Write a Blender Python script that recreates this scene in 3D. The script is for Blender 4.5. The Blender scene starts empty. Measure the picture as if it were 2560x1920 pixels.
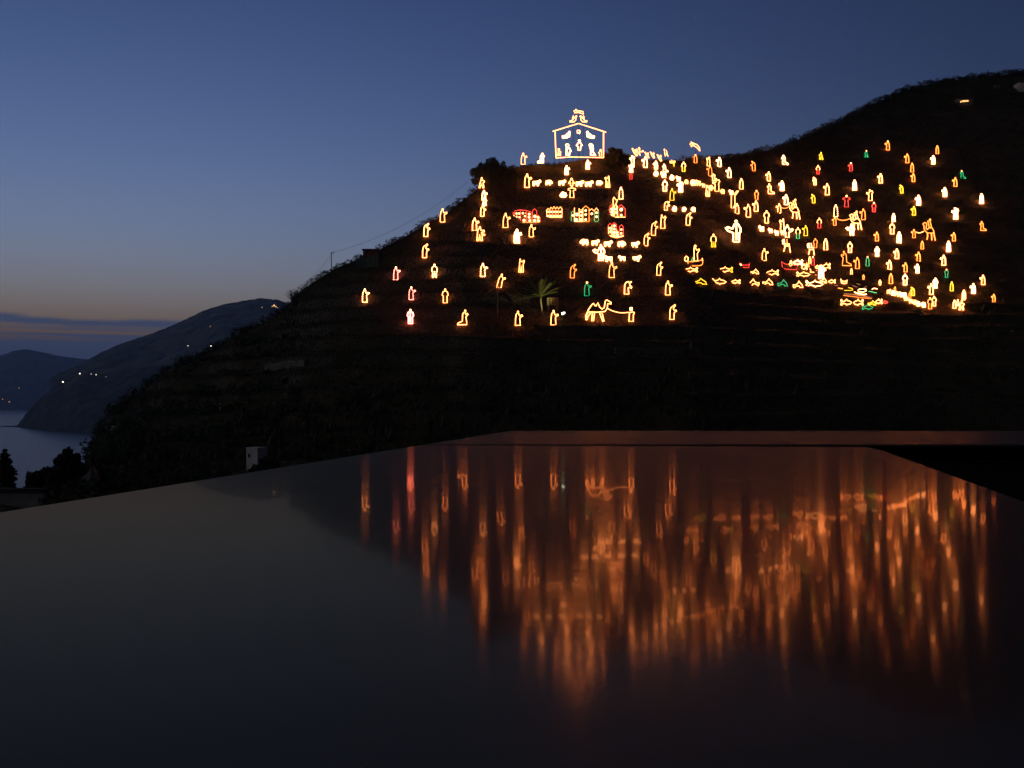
import bpy, math, random
import numpy as np
from mathutils import Vector, noise as mnoise
random.seed(7); rng = np.random.default_rng(7)
scn = bpy.context.scene
COL = scn.collection
PI = math.pi

# ------------------------------------------------------------------ camera
# camera at the origin, level, looking along +Y; picture measured on a 2212 x 1659 grid, horizon on row HOR
F, CX, HOR = 2150.0, 1106.0, 862.0
cam = bpy.data.objects.new('camera', bpy.data.cameras.new('camera')); COL.objects.link(cam)
cam.rotation_euler = (PI/2, 0, 0)
cam.data.sensor_width = 36; cam.data.lens = 36*F/2212
cam.data.shift_y = (HOR-829.5)/2212
cam.data.clip_start = 0.02; cam.data.clip_end = 60000
scn.camera = cam
SEA = -80.0
SKY_GAIN = 23.2; EXPOSURE = math.log2(SKY_GAIN/.15); K = 2**EXPOSURE    # dusk: a long exposure of a dim sky; lamps are given per unit of that exposure

# ------------------------------------------------------------------ helpers
def new_mat(name):
    m = bpy.data.materials.new(name); m.use_nodes = True
    return m, m.node_tree.nodes, m.node_tree.links, m.node_tree.nodes['Principled BSDF']

def plain(name, col, rough=0.8, noise=0.0, scale=6.0, bump=0.0, spec=0.3):
    m, n, l, b = new_mat(name)
    b.inputs['Roughness'].default_value = rough
    b.inputs['Specular IOR Level'].default_value = spec
    b.inputs['Base Color'].default_value = (*col, 1)
    if noise:
        tc = n.new('ShaderNodeTexCoord'); t = n.new('ShaderNodeTexNoise'); t.inputs['Scale'].default_value = scale
        t.inputs['Detail'].default_value = 6
        l.new(tc.outputs['Object'], t.inputs['Vector'])
        r = n.new('ShaderNodeValToRGB')
        r.color_ramp.elements[0].position = 0.3; r.color_ramp.elements[1].position = 0.7
        r.color_ramp.elements[0].color = (*[c*(1-noise) for c in col], 1)
        r.color_ramp.elements[1].color = (*[min(1, c*(1+noise)) for c in col], 1)
        l.new(t.outputs['Fac'], r.inputs['Fac']); l.new(r.outputs['Color'], b.inputs['Base Color'])
        if bump:
            bp = n.new('ShaderNodeBump'); bp.inputs['Strength'].default_value = bump
            l.new(t.outputs['Fac'], bp.inputs['Height']); l.new(bp.outputs['Normal'], b.inputs['Normal'])
    return m

def glow(name, col, s):
    m, n, l, b = new_mat(name)
    b.inputs['Base Color'].default_value = (0.3, 0.3, 0.3, 1)
    b.inputs['Emission Color'].default_value = (*col, 1)
    b.inputs['Emission Strength'].default_value = s/K
    return m

GL = {
 'c': glow('cream_bulbs', (1, .24, .06), 11.5),
 'w': glow('white_bulbs', (1, .30, .095), 13.0),
 'y': glow('yellow_bulbs', (1, .45, .02), 4.0),
 'o': glow('orange_bulbs', (1, .19, .028), 5.5),
 'r': glow('red_bulbs', (1, .045, .03), 3.2),
 'g': glow('green_bulbs', (.03, .85, .28), 1.1),
 'p': glow('hot_red_bulbs', (1, .17, .12), 11.0),
 'k': glow('dim_bulbs', (1, .35, .15), .4),
}
M_POLE = plain('dark_metal', (.03, .03, .03), .6)
M_LEAF = plain('dark_leaf', (.06, .075, .032), .7, .5, .8)
M_BARK = plain('bark', (.08, .06, .045), .9, .4, 8, .4)
M_STONE = plain('dry_stone', (.22, .2, .17), .9, .5, 5, .6)
M_WHITE = plain('white_render', (.78, .78, .8), .85, .2, .8)
M_TILE = plain('roof_tile', (.2, .1, .07), .85, .3, 3)

class MB:
    """collects shapes, builds one mesh object"""
    def __init__(s): s.v = []; s.f = []
    def add(s, vs, fs):
        o = len(s.v); s.v += [tuple(p) for p in vs]; s.f += [tuple(i+o for i in f) for f in fs]
    def box(s, c, d, rz=0):
        ca, sa = math.cos(rz), math.sin(rz); vs = []
        for z in (-1, 1):
            for y in (-1, 1):
                for x in (-1, 1):
                    X, Y = x*d[0]/2, y*d[1]/2
                    vs.append((c[0]+X*ca-Y*sa, c[1]+X*sa+Y*ca, c[2]+z*d[2]/2))
        s.add(vs, [(0,2,3,1),(4,5,7,6),(0,1,5,4),(2,6,7,3),(0,4,6,2),(1,3,7,5)])
    def prism(s, pts, z0, z1):
        n = len(pts)
        s.add([(x, y, z0) for x, y in pts]+[(x, y, z1) for x, y in pts],
              [tuple(range(n-1, -1, -1)), tuple(range(n, 2*n))]+[(i, (i+1) % n, n+(i+1) % n, n+i) for i in range(n)])
    def tube(s, pts, radii, sides=6):
        pts = [Vector(p) for p in pts]; n = len(pts)
        if not hasattr(radii, '__len__'): radii = [radii]*n
        vs = []; fs = []
        for i, p in enumerate(pts):
            t = (pts[min(i+1, n-1)]-pts[max(i-1, 0)]).normalized()
            u = t.cross(Vector((.13, .97, .2)) if abs(t.y) < .9 else Vector((1, 0, 0))).normalized(); w = t.cross(u)
            for k in range(sides):
                a = 2*PI*k/sides; vs.append(p+(u*math.cos(a)+w*math.sin(a))*radii[i])
        for i in range(n-1):
            for k in range(sides):
                k2 = (k+1) % sides
                fs.append((i*sides+k, i*sides+k2, (i+1)*sides+k2, (i+1)*sides+k))
        fs += [tuple(range(sides-1, -1, -1)), tuple((n-1)*sides+k for k in range(sides))]
        s.add(vs, fs)
    def flat_tube(s, pts, r, closed):
        """light tube following a 2D outline in the XZ plane, four-sided"""
        n = len(pts)
        if n < 2: return
        vs = []; fs = []
        for i in range(n):
            a = pts[i-1] if (closed or i > 0) else pts[i]
            b = pts[(i+1) % n] if (closed or i < n-1) else pts[i]
            tx, tz = b[0]-a[0], b[1]-a[1]; L = math.hypot(tx, tz) or 1
            tx /= L; tz /= L; x, z = pts[i]
            vs += [(x-tz*r, 0, z+tx*r), (x, -r, z), (x+tz*r, 0, z-tx*r), (x, r, z)]
        for i in range(n if closed else n-1):
            j = (i+1) % n
            for k in range(4):
                k2 = (k+1) % 4; fs.append((i*4+k, j*4+k, j*4+k2, i*4+k2))
        if not closed: fs += [(0, 1, 2, 3), tuple((n-1)*4+k for k in (3, 2, 1, 0))]
        s.add(vs, fs)
    def bead(s, x, z, r):
        s.add([(x+r,0,z),(x-r,0,z),(x,0,z+r),(x,0,z-r),(x,-r,z),(x,r,z)],
              [(0,2,4),(2,1,4),(1,3,4),(3,0,4),(2,0,5),(1,2,5),(3,1,5),(0,3,5)])
    def beads(s, pts, r, closed, step):
        P = list(pts)+([pts[0]] if closed else []); acc = 0
        for a, b in zip(P[:-1], P[1:]):
            L = math.hypot(b[0]-a[0], b[1]-a[1]); d = acc
            while d < L:
                t = d/L; s.bead(a[0]+(b[0]-a[0])*t, a[1]+(b[1]-a[1])*t, r); d += step
            acc = d-L
    def disc(s, x, z, r, n=10, th=.5):
        ps = [(x+r*math.cos(2*PI*k/n), z+r*math.sin(2*PI*k/n)) for k in range(n)]
        t = r*th
        s.add([(a, -t, b) for a, b in ps]+[(a, t, b) for a, b in ps],
              [tuple(range(n)), tuple(range(2*n-1, n-1, -1))]+[(i, n+i, n+(i+1) % n, (i+1) % n) for i in range(n)])
    def build(s, name, mat, parent=None, smooth=False):
        me = bpy.data.meshes.new(name); me.from_pydata(s.v, [], s.f); me.update()
        if smooth: me.polygons.foreach_set('use_smooth', [True]*len(me.polygons))
        me.materials.append(mat)
        o = bpy.data.objects.new(name, me); COL.objects.link(o)
        if parent: o.parent = parent
        return o

def tag(o, label=None, cat=None, group=None, kind=None):
    if label: o['label'] = label
    if cat: o['category'] = cat
    if group: o['group'] = group
    if kind: o['kind'] = kind
    return o
def empty(name, loc, label=None, cat=None, group=None):
    o = bpy.data.objects.new(name, None); COL.objects.link(o); o.location = loc; o.empty_display_size = .3
    return tag(o, label, cat, group)

# ------------------------------------------------------------------ terrain of the hill (height over bearing column and distance)
def interp(x, pts): return np.interp(x, [p[0] for p in pts], [p[1] for p in pts])
RIDGE_Y = [(-900,1064),(-300,1062),(0,1056),(60,1054),(150,1040),(186,1000),(200,952),(240,884),(300,852),(350,802),(450,760),(520,717),(560,702),(610,672),
 (650,627),(720,582),(790,553),(870,514),(920,484),(960,464),(1010,425),(1040,400),(1100,368),(1130,357),(1200,355),(1255,346),(1311,338),(1357,336),
 (1400,346),(1450,348),(1526,344),(1580,340),(1680,320),(1720,303),(1800,268),(1850,243),(1900,218),(1960,193),(2020,180),(2100,168),(2212,158),(2400,142),(3200,150)]
RIDGE_D = [(-900,56),(0,56),(150,66),(200,125),(350,145),(600,150),(800,155),(1000,165),(1130,180),(1300,188),(1480,203),(1600,222),(1800,265),(2000,290),(2212,300),(3200,310)]
BASE_D = [(-900,40),(0,40),(150,48),(220,85),(600,92),(1000,95),(1500,100),(2000,130),(2400,138),(3200,140)]
PYB = 1010.0
def hill_noise(x, y): return mnoise.noise(Vector((x*.035, y*.035, 3.1)))
def terr(px, Y):
    """ground height at picture column px and distance Y"""
    ry = float(interp(px, RIDGE_Y)); dr = float(interp(px, RIDGE_D)); db = float(interp(px, BASE_D))
    pyb = max(PYB, ry+20) if px > 200 else max(PYB, ry+45)
    zb = (HOR-pyb)/F*db; zr = (HOR-ry)/F*dr
    X = (px-CX)/F*Y
    if Y < 9: return -1.6
    if Y < db:
        m = 9+(db-9)*.45; wz = min(1, max(0, (px-60)/260)); zm = -7*(1-wz)+min(-14.0, zb-5)*wz
        if Y < m: t = (Y-9)/(m-9); t = t*t*(3-2*t); return -1.6+(zm+1.6)*t
        t = (Y-m)/(db-m); t = t*t*(3-2*t); return zm+(zb-zm)*t
    if Y <= dr:
        p = 1.25+.35*min(1, max(0, (px-1300)/700))
        s = ((Y-db)/(dr-db))**(1/p)
        z = (HOR-(pyb+(ry-pyb)*s))/F*Y
        fade = min(1, (1-s)*9)*min(1, s*6)*min(1, max(0, (px-200)/150))
        # terraces
        st = 2.3; h = (z+.9*hill_noise(X, Y*.3))/st; k = math.floor(h); f = h-k
        step = 0 if f < .72 else (f-.72)/.28
        amp = .8 if px < 1500 else .8-.3*min(1, (px-1500)/300)
        z += amp*fade*st*((k+step)-h+.3) 
        z += .25*fade*mnoise.noise(Vector((X*.3, Y*.3, 9)))
        return z
    sl = .9 if px < 186 else (.62 if px < 1500 else .62-.4*min(1, (px-1500)/400))
    return max(zr-(Y-dr)*sl-.0, -95)

def hit(px, py, d0=20.0):
    """walk along the sight line of a pixel until it meets the ground; None where it passes above the ridge"""
    k = (HOR-py)/F; dr = float(interp(px, RIDGE_D)); db = float(interp(px, BASE_D))
    Y = max(d0, db*.97); prev = Y
    while Y < dr+.3:
        if terr(px, Y) >= k*Y:
            a, b = prev, Y
            for _ in range(14):
                m = (a+b)/2
                if terr(px, m) >= k*m: b = m
                else: a = m
            return a
        prev = Y; Y += .35
    return None

def build_terrain():
    cols = np.concatenate([np.arange(-900, -60, 60), np.arange(-60, 2300, 8), np.arange(2300, 3201, 60)])
    NH = 250
    rows_n = []
    V = []
    for px in cols:
        dr = float(interp(px, RIDGE_D)); db = float(interp(px, BASE_D))
        p = 1.25+.35*min(1, max(0, (px-1300)/700))
        ys = np.concatenate([np.linspace(.5, 9, 4), np.linspace(9, db, 16)[1:], db+(dr-db)*(np.linspace(0, 1, NH)[1:])**p,
                             dr+np.array([.6, 2, 5, 10, 20, 40, 80, 160, 320, 640])])
        for Y in ys:
            V.append(((px-CX)/F*Y, Y, terr(px, Y)))
    R = len(ys); C = len(cols); fs = []
    for c in range(C-1):
        for r in range(R-1):
            a = c*R+r; fs.append((a, a+R, a+R+1, a+1))
    m, n, l, b = new_mat('hillside')
    b.inputs['Roughness'].default_value = .95; b.inputs['Specular IOR Level'].default_value = .1
    tc = n.new('ShaderNodeTexCoord')
    t1 = n.new('ShaderNodeTexNoise'); t1.inputs['Scale'].default_value = .22; t1.inputs['Detail'].default_value = 8
    t2 = n.new('ShaderNodeTexNoise'); t2.inputs['Scale'].default_value = 2.2; t2.inputs['Detail'].default_value = 6
    l.new(tc.outputs['Object'], t1.inputs['Vector']); l.new(tc.outputs['Object'], t2.inputs['Vector'])
    r1 = n.new('ShaderNodeValToRGB'); e = r1.color_ramp.elements
    e[0].position = .35; e[0].color = (.05, .052, .026, 1); e[1].position = .68; e[1].color = (.125, .10, .06, 1)
    l.new(t1.outputs['Fac'], r1.inputs['Fac'])
    r2 = n.new('ShaderNodeValToRGB'); e = r2.color_ramp.elements
    e[0].position = .3; e[0].color = (.45, .45, .45, 1); e[1].position = .75; e[1].color = (1.3, 1.3, 1.3, 1)
    l.new(t2.outputs['Fac'], r2.inputs['Fac'])
    mx = n.new('ShaderNodeMix'); mx.data_type = 'RGBA'; mx.blend_type = 'MULTIPLY'; mx.inputs[0].default_value = 1
    l.new(r1.outputs['Color'], mx.inputs[6]); l.new(r2.outputs['Color'], mx.inputs[7])
    g = n.new('ShaderNodeNewGeometry'); sp = n.new('ShaderNodeSeparateXYZ'); l.new(g.outputs['True Normal'], sp.inputs[0])
    mr = n.new('ShaderNodeMapRange'); mr.inputs[1].default_value = .62; mr.inputs[2].default_value = .45; l.new(sp.outputs['Z'], mr.inputs[0])
    vo = n.new('ShaderNodeTexVoronoi'); vo.inputs['Scale'].default_value = 3.5; l.new(tc.outputs['Object'], vo.inputs['Vector'])
    r3 = n.new('ShaderNodeValToRGB'); e = r3.color_ramp.elements
    e[0].color = (.24, .21, .17, 1); e[1].position = .7; e[1].color = (.06, .052, .04, 1); l.new(vo.outputs['Distance'], r3.inputs['Fac'])
    mx2 = n.new('ShaderNodeMix'); mx2.data_type = 'RGBA'
    l.new(mr.outputs[0], mx2.inputs[0]); l.new(mx.outputs[2], mx2.inputs[6]); l.new(r3.outputs['Color'], mx2.inputs[7])
    l.new(mx2.outputs[2], b.inputs['Base Color'])
    bp = n.new('ShaderNodeBump'); bp.inputs['Strength'].default_value = .9; bp.inputs['Distance'].default_value = .3
    l.new(t2.outputs['Fac'], bp.inputs['Height']); l.new(bp.outputs['Normal'], b.inputs['Normal'])
    mb = MB(); mb.v = V; mb.f = fs
    o = mb.build('terraced_hill', m); tag(o, kind='structure')
    return o
build_terrain()

# ------------------------------------------------------------------ tiles -> picture grid
TILES = {'P0':(1280,250,320),'P1':(1040,380,320),'P2':(1240,420,320),'P3':(1540,340,320),'P4':(1840,340,320),'P5':(2140,340,320),
 'P6':(1440,560,320),'P6b':(1540,560,320),'P7':(1180,600,320),'P8':(880,600,320),'P9':(1840,560,320),'P10':(2140,560,320),'P11':(2240,600,320),
 'B':(1480,480,160),'C':(1450,730,160),'D':(2040,500,160),'R':(2080,680,160),'N':(1560,350,160)}
KP = 2212/2560
def tp(tile, x, y):
    a, b, w = TILES[tile]
    return ((a+x*w/2212)*KP, (b+y*w/2212)*KP)

FIG = []     # (object, look, px, py) for the labels
def place(tile, fx, fy, D=None):
    """ground point below pixel (fx, fy) of a tile; returns picture point, distance, ground z"""
    px, py = tp(tile, fx, fy)
    if D is None:
        D = hit(px, py)
        if D is None: D = float(interp(px, RIDGE_D))*.985
        else: D -= .25
    return px, py, D

def composite(name, tile, foot, parts, D=None, pole=False, ang=None):
    """a thing made of light tubes: parts = (name, colour, width, [(points, closed)], beaded) in tile pixels; foot = the pixel it stands on"""
    px0, py0, D = place(tile, foot[0], foot[1], D)
    zbase = (HOR-py0)/F*D
    root = empty(name, ((px0-CX)/F*D, D, zbase))
    TW = lambda w: w*(.45 if w <= 30 else .45+.13*min(1, (w-30)/25))
    sc = TILES[tile][2]/2212*KP*D/F
    def loc(p): return ((p[0]-foot[0])*sc, (foot[1]-p[1])*sc)
    for pn, colr, w, polys, bead in parts:
        mb = MB()
        for pts, closed in polys:
            if closed == 'disc':
                for q in pts:
                    x, z = loc(q); mb.disc(x, z, q[2]*sc*.8)
            else:
                L = [loc(q) for q in pts]
                if bead: mb.beads(L, w*sc*.3, closed, w*sc*.95); mb.flat_tube(L, w*sc*.09, closed)
                else: mb.flat_tube(L, TW(w)*sc*.5, closed)
        mb.build(pn, GL[colr], root)
    g = terr(px0, D)
    if pole or zbase-g > .25:
        mb = MB(); xs = (0,) if pole != 2 else (-2.2, 2.2)
        for x in xs: mb.tube([(x, .12, g-zbase-.4), (x, .12, .3)], .035, 5)
        mb.build('pole', M_POLE, root)
    root.rotation_euler.z = math.radians(random.uniform(-4, 4)) if ang is None else ang
    return root, px0, py0, D

def circ(cx, cy, r, n=8): return [(cx+r*math.cos(2*PI*k/n), cy+r*math.sin(2*PI*k/n)) for k in range(n)]

# outlines in units of the figure's height, x towards the side it faces, y up
HEAD = (0, .9, .07)
KIND = {
 'offer': ([(-.05,.81),(-.12,.73),(-.16,.45),(-.17,.02),(.15,.02),(.12,.44),(.13,.54),(.31,.62),(.28,.70),(.10,.64),(.06,.72),(.05,.81)], HEAD, 'robed figure, arm out'),
 'bent': ([(.02,.86),(-.12,.75),(-.17,.52),(-.18,.02),(.09,.02),(.09,.3),(.11,.47),(.25,.55),(.23,.61),(.09,.6),(.04,.68),(.1,.8)], (.13,.9,.07), 'stooping figure, arm out'),
 'bow': ([(.08,.9),(-.1,.84),(-.2,.64),(-.22,.02),(.09,.02),(.05,.45),(.15,.5),(.28,.42),(.3,.5),(.16,.66),(.15,.78)], (.24,.86,.07), 'deeply bowed figure'),
 'kneel': ([(-.02,.80),(-.1,.7),(-.12,.25),(-.42,.1),(-.44,.02),(.16,.03),(.14,.3),(.10,.5),(.24,.68),(.2,.74),(.07,.66),(.08,.78)], (.06,.9,.07), 'kneeling figure'),
 'front': ([(-.05,.80),(-.15,.74),(-.2,.52),(-.12,.46),(-.13,.02),(.13,.02),(.12,.46),(.2,.52),(.15,.74),(.05,.80)], HEAD, 'frontal figure'),
 'legs': ([(-.05,.80),(-.15,.74),(-.2,.45),(-.12,.42),(-.15,.02),(-.06,.02),(0,.42),(.06,.02),(.15,.02),(.12,.42),(.2,.45),(.15,.74),(.05,.80)], HEAD, 'frontal figure, legs apart'),
 'cloak': ([(-.05,.82),(-.12,.68),(-.15,.02),(.15,.02),(.12,.68),(.05,.82)], (0,.9,.07), 'cloaked figure'),
 'raise': ([(-.1,.84),(-.12,.5),(-.17,.02),(-.04,.02),(0,.55),(.04,.02),(.15,.02),(.14,.6),(.24,.82),(.2,.88),(.06,.76),(-.02,.82)], (-.07,.93,.055), 'figure raising one arm'),
 'raisec': ([(-.1,.84),(-.12,.5),(-.15,.02),(.15,.02),(.12,.55),(.22,.8),(.18,.88),(.05,.74),(-.02,.82)], (-.07,.93,.055), 'robed figure, arm raised'),
 'spread': ([(-.05,.79),(-.3,.72),(-.3,.62),(-.12,.6),(-.16,.02),(.16,.02),(.12,.6),(.3,.62),(.3,.72),(.05,.79)], (0,.9,.08), 'figure with arms spread'),
 'tall': ([(-.12,.86),(-.1,.74),(-.11,.02),(.1,.02),(.09,.7),(.3,.98),(.24,1.0),(.05,.8),(-.04,.82)], (-.17,.95,.05), 'tall figure raising a branch'),
 'walk': ([(-.03,.80),(-.12,.5),(-.26,.02),(-.16,.02),(0,.38),(.1,.02),(.2,.02),(.13,.48),(.26,.56),(.22,.64),(.06,.7),(.05,.8)], HEAD, 'striding figure'),
 'twoarm': ([(-.05,.82),(-.14,.72),(-.2,.02),(-.08,.02),(-.02,.45),(.06,.02),(.16,.02),(.14,.36),(.32,.38),(.32,.44),(.1,.46),(.1,.56),(.3,.62),(.28,.7),(.06,.7),(.05,.82)], HEAD, 'figure holding out two arms'),
 'carry': ([(-.05,.81),(-.16,.85),(-.22,.7),(-.14,.6),(-.16,.02),(.14,.02),(.11,.44),(.13,.54),(.31,.62),(.28,.70),(.10,.64),(.06,.72),(.05,.81)], (.04,.9,.07), 'figure carrying a load'),
 'shepherd': ([(-.08,.80),(-.2,.6),(-.2,.45),(-.14,.4),(-.13,.02),(.13,.02),(.12,.4),(.36,.5),(.46,.62),(.36,.66),(.16,.58),(.08,.78)], (0,.91,.07), 'broad figure, arm out'),
}
CN = {'c':'cream','w':'white','y':'yellow','o':'orange','r':'red-robed','g':'green-robed','m':'red-hemmed cream','n':'green-hemmed cream','q':'yellow-hemmed cream','h':'red and white','p':'red-glowing white','x':'orange-robed'}
GROUP = 'light figures standing over the hillside'
def person(tile, kind, cx, y0, y1, face, colr, w, flags=''):
    out, hd, txt = KIND[kind]; H = y1-y0; sg = 1 if face != 'L' else -1
    bead = 'd' in flags; lean = .22 if 'l' in flags else 0
    def T(p): return (cx+sg*(p[0]+lean*(p[1]-.5))*H, y1-p[1]*H)
    # the outline is inset so that the tube's outer edge keeps the measured height
    body = [T(p) for p in out]
    hp = T(hd); hr = max(hd[2]*H-w*.3, 6)
    bc = {'m':'c','n':'c','q':'c','h':'r','x':'o'}.get(colr, colr)
    hc = {'p':'w','r':'w','g':'c','h':'w','x':'c','o':'o','y':'y','m':'c','n':'c','q':'c'}.get(colr, colr)
    parts = []
    if colr in 'mnq':
        n = len(out); low = [(out[i][1]+out[(i+1) % n][1])/2 <= .42 and max(out[i][1], out[(i+1) % n][1]) <= .6 for i in range(n)]
        st0 = next(i for i in range(n) if low[i] and not low[i-1]); runs = {True: [], False: []}
        for q in range(n):
            i = (st0+q) % n
            if q == 0 or low[i] != low[i-1]: runs[low[i]].append(([T(out[i])], False))
            runs[low[i]][-1][0].append(T(out[(i+1) % n]))
        up, lo = runs[False], runs[True]
        parts = [('robe', 'c', w, up, False), ('robe_hem', {'m':'r','n':'g','q':'y'}[colr], w, lo, False)]
    else:
        polys = [(body, True)]
        if w >= 44 and not bead: polys.append(([T((.0+hd[0]*.3, .72)), T((-.02, .4)), T((-.01, .1))], False))
        parts = [('robe', bc, w, polys, bead)]
    parts.append(('head', hc, w, [(circ(hp[0], hp[1], hr), True)], False))
    root, px, py, D = composite('robed_figure', tile, (cx, y1), parts)
    side = {'R':', facing right','L':', facing left'}.get(face, '')
    if kind in ('front','legs','cloak','spread'): side = ''
    look = ('beaded ' if bead else 'bold ' if w >= 42 else ('thin ' if w <= 20 else ''))+CN[colr]+' '+txt+side; look = look.replace('robed robed', 'robed')
    tag(root, None, 'light figure', GROUP)
    a, b = tp(tile, cx, (y0+y1)/2); FIG.append((root, look, a, b, GROUP))

PEOPLE = '''
P0 offer 195 905 1115 R c 22
P0 kneel 515 915 1085 R w 46
P0 offer 945 1130 1290 R w 44
P0 offer 1310 1035 1195 R w 44
P0 offer 262 1262 1515 R c 34
P0 raise 1655 1310 1515 L c 28
P0 spread 1035 1475 1690 - c 26
P1 walk 1135 430 625 R c 30
P1 offer 1175 655 835 R w 42
P1 walk 1185 780 925 R w 34
P1 bent 1155 905 1115 R c 34
P1 offer 460 965 1215 R c 34 d
P1 bent 180 1220 1465 R c 36
P1 offer 1015 1125 1360 R c 36
P1 twoarm 1105 1275 1540 R c 30
P1 offer 1550 1045 1310 R c 24
P1 offer 1745 1325 1575 R w 54
P1 offer 1995 1240 1470 R c 36 d
P2 cloak 2160 320 540 - w 38 d
P3 carry 285 335 490 L w 42
P3 carry 262 460 630 R w 44
P3 cloak 258 610 750 - r 18
P3 offer 505 350 545 L w 40
P3 offer 690 430 575 L w 42
P3 kneel 840 480 620 L w 34
P3 front 1168 440 615 - q 34
P3 offer 1372 310 465 L x 26
P3 raisec 1600 360 520 L c 28
P3 offer 1785 365 530 L w 42
P3 offer 1625 500 695 L x 20
P3 carry 1685 650 775 L c 30
P3 offer 1955 540 720 L w 38
P3 carry 1740 720 960 L c 28
P3 cloak 2165 725 920 - c 34
P3 front 845 750 955 - w 40
P3 carry 1115 775 970 L w 48
P3 offer 970 895 1115 R y 24
P3 tall 2025 945 1250 R c 26
P3 offer 2090 1155 1345 L c 30
P3 bow 875 1115 1285 R c 30
P3 bent 1255 1310 1545 R c 28
P3 raisec 808 1355 1600 R c 28
P3 raise 1585 845 1050 R c 30
P3 shepherd 2075 1440 1835 L w 52
P4 bent 300 425 605 L o 24
P4 kneel 830 325 495 L w 38
P4 offer 565 610 780 L c 36
P4 walk 1470 275 410 L y 26
P4 front 1418 500 660 - m 26
P4 offer 1985 455 610 L r 30
P4 bent 1360 710 845 L c 40
P4 offer 795 770 945 L w 44
P4 kneel 585 815 1000 L c 34
P4 offer 1575 810 1020 L c 36
P4 cloak 2050 755 940 - w 46
P4 front 355 930 1105 - x 28
P4 offer 345 1110 1305 L c 36
P4 bent 1335 1000 1160 L y 32
P4 spread 1910 1015 1230 L h 24
P4 offer 865 1005 1190 L w 42
P4 offer 210 1165 1405 L c 32
P4 front 528 1275 1510 - c 34
P4 cloak 1725 1175 1400 - w 36 d
P4 front 1440 1405 1595 - m 26
P4 raisec 800 1425 1640 L c 34
P5 walk 180 245 370 L g 18
P5 offer 550 75 245 L x 30
P5 cloak 1405 160 310 - o 34
P5 offer 1335 335 485 L w 46
P5 offer 885 300 465 L o 34
P5 cloak 970 460 625 - o 32
P5 offer 990 640 790 L o 36
P5 offer 425 645 815 L c 40
P5 bent 785 840 990 L y 36
P5 offer 1715 710 875 L o 38
P5 kneel 1835 590 735 L g 22
P5 offer 1535 890 1045 L w 52
P5 offer 1080 1020 1195 L w 52
P5 carry 245 915 1120 L c 30
P5 front 310 1140 1315 - h 36
P5 offer 1000 1210 1370 L y 38
P5 carry 1720 1230 1440 L w 46
P5 cloak 2170 990 1170 - w 46
P5 kneel 2180 1465 1635 L o 30
P5 offer 125 1245 1450 L o 30
P5 cloak 650 1340 1480 - w 46
P6 bent 1350 -60 200 R c 22
P6 offer 620 650 930 R c 26 d
P6 bent 1220 145 380 R c 24
P6 bent 1440 645 890 R c 24
P6 bow 890 970 1215 R c 34
P6 offer 1590 970 1230 R c 28
P6 bent 1670 1380 1655 R c 26
P6 offer 190 985 1245 R g 20
P6 shepherd 430 340 635 L w 48
P6b legs 1685 160 405 - q 26
P7 offer 190 390 635 R w 40 d
P7 raise 850 320 565 R c 24
P7 offer 495 575 825 R c 26 l
P7 bent 1745 405 660 R o 24
P7 offer 795 1215 1480 R c 28
P7 offer 1410 1200 1470 R c 28
P8 bent 1265 55 310 R c 32
P8 offer 760 450 690 R p 34 d
P8 legs 1425 405 650 - w 40 d
P8 offer 222 830 1080 R w 38 d
P8 offer 1025 795 1035 R p 28 d
P8 front 1610 830 1090 - c 26
P8 front 1010 1185 1450 - p 44
P8 kneel 1940 1195 1470 R c 30
P9 shepherd 887 5 235 R w 40
P9 front 1070 50 255 - n 32
P9 offer 1203 15 205 L y 26
P9 shepherd 2000 -10 200 L w 48
P9 offer 490 410 635 R c 24
P9 front 1372 240 415 - o 22
P9 cloak 1550 245 450 - c 42
P9 front 1970 300 495 - c 40
P9 kneel 1880 455 725 L o 26
P9 offer 2095 565 775 L o 34
P9 cloak 1995 765 870 - n 22
P9 cloak 1275 560 680 - c 28
P9 cloak 1330 555 715 - r 24
P9 offer 1475 700 945 R w 50
P10 front 625 -30 175 - c 40
P10 offer 360 130 295 L o 34
P10 cloak 745 130 330 - w 50
P10 offer 1690 140 295 L o 34
P10 cloak 1145 290 435 - o 34
P10 cloak 1600 290 480 - w 48
P10 front 365 385 560 - w 44
P10 offer 705 420 600 L c 42
P10 offer 1080 475 645 L o 38
P10 cloak 200 550 730 - g 26
P10 offer 580 620 790 L c 42
P10 offer 855 660 830 L o 36
P10 offer 1060 690 845 L w 46
P10 offer 1515 530 715 L c 42
P10 cloak 603 845 1035 - o 38
P10 front 848 855 1055 - w 42
P10 front 1565 770 930 - g 22
P10 front 1372 930 1110 - w 46
P10 offer 1300 1020 1220 L c 42
P10 cloak 1655 990 1160 - y 36
P10 offer 2195 875 1050 L c 36
P10 offer 2028 1025 1200 L w 48
P10 cloak 1865 1135 1315 - c 44
P10 cloak 1703 1310 1460 - c 40
P10 walk 1760 1300 1420 L c 34
P10 walk 1825 1315 1490 R c 34
P10 front 1280 1260 1470 - x 34
P10 front 1350 1240 1420 - c 36
P10 bent 980 1085 1240 L y 38
P10 cloak 930 1175 1290 - o 26
P10 offer 675 1085 1160 L o 22
P10 front 130 880 960 - o 26
P10 front 415 970 1055 - c 34
P11 offer 1690 930 1070 L o 32
'''
for ln in PEOPLE.strip().split('\n'):
    a = ln.split(); person(a[0], a[1], float(a[2]), float(a[3]), float(a[4]), a[5], a[6], float(a[7]), a[8] if len(a) > 8 else '')

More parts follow.
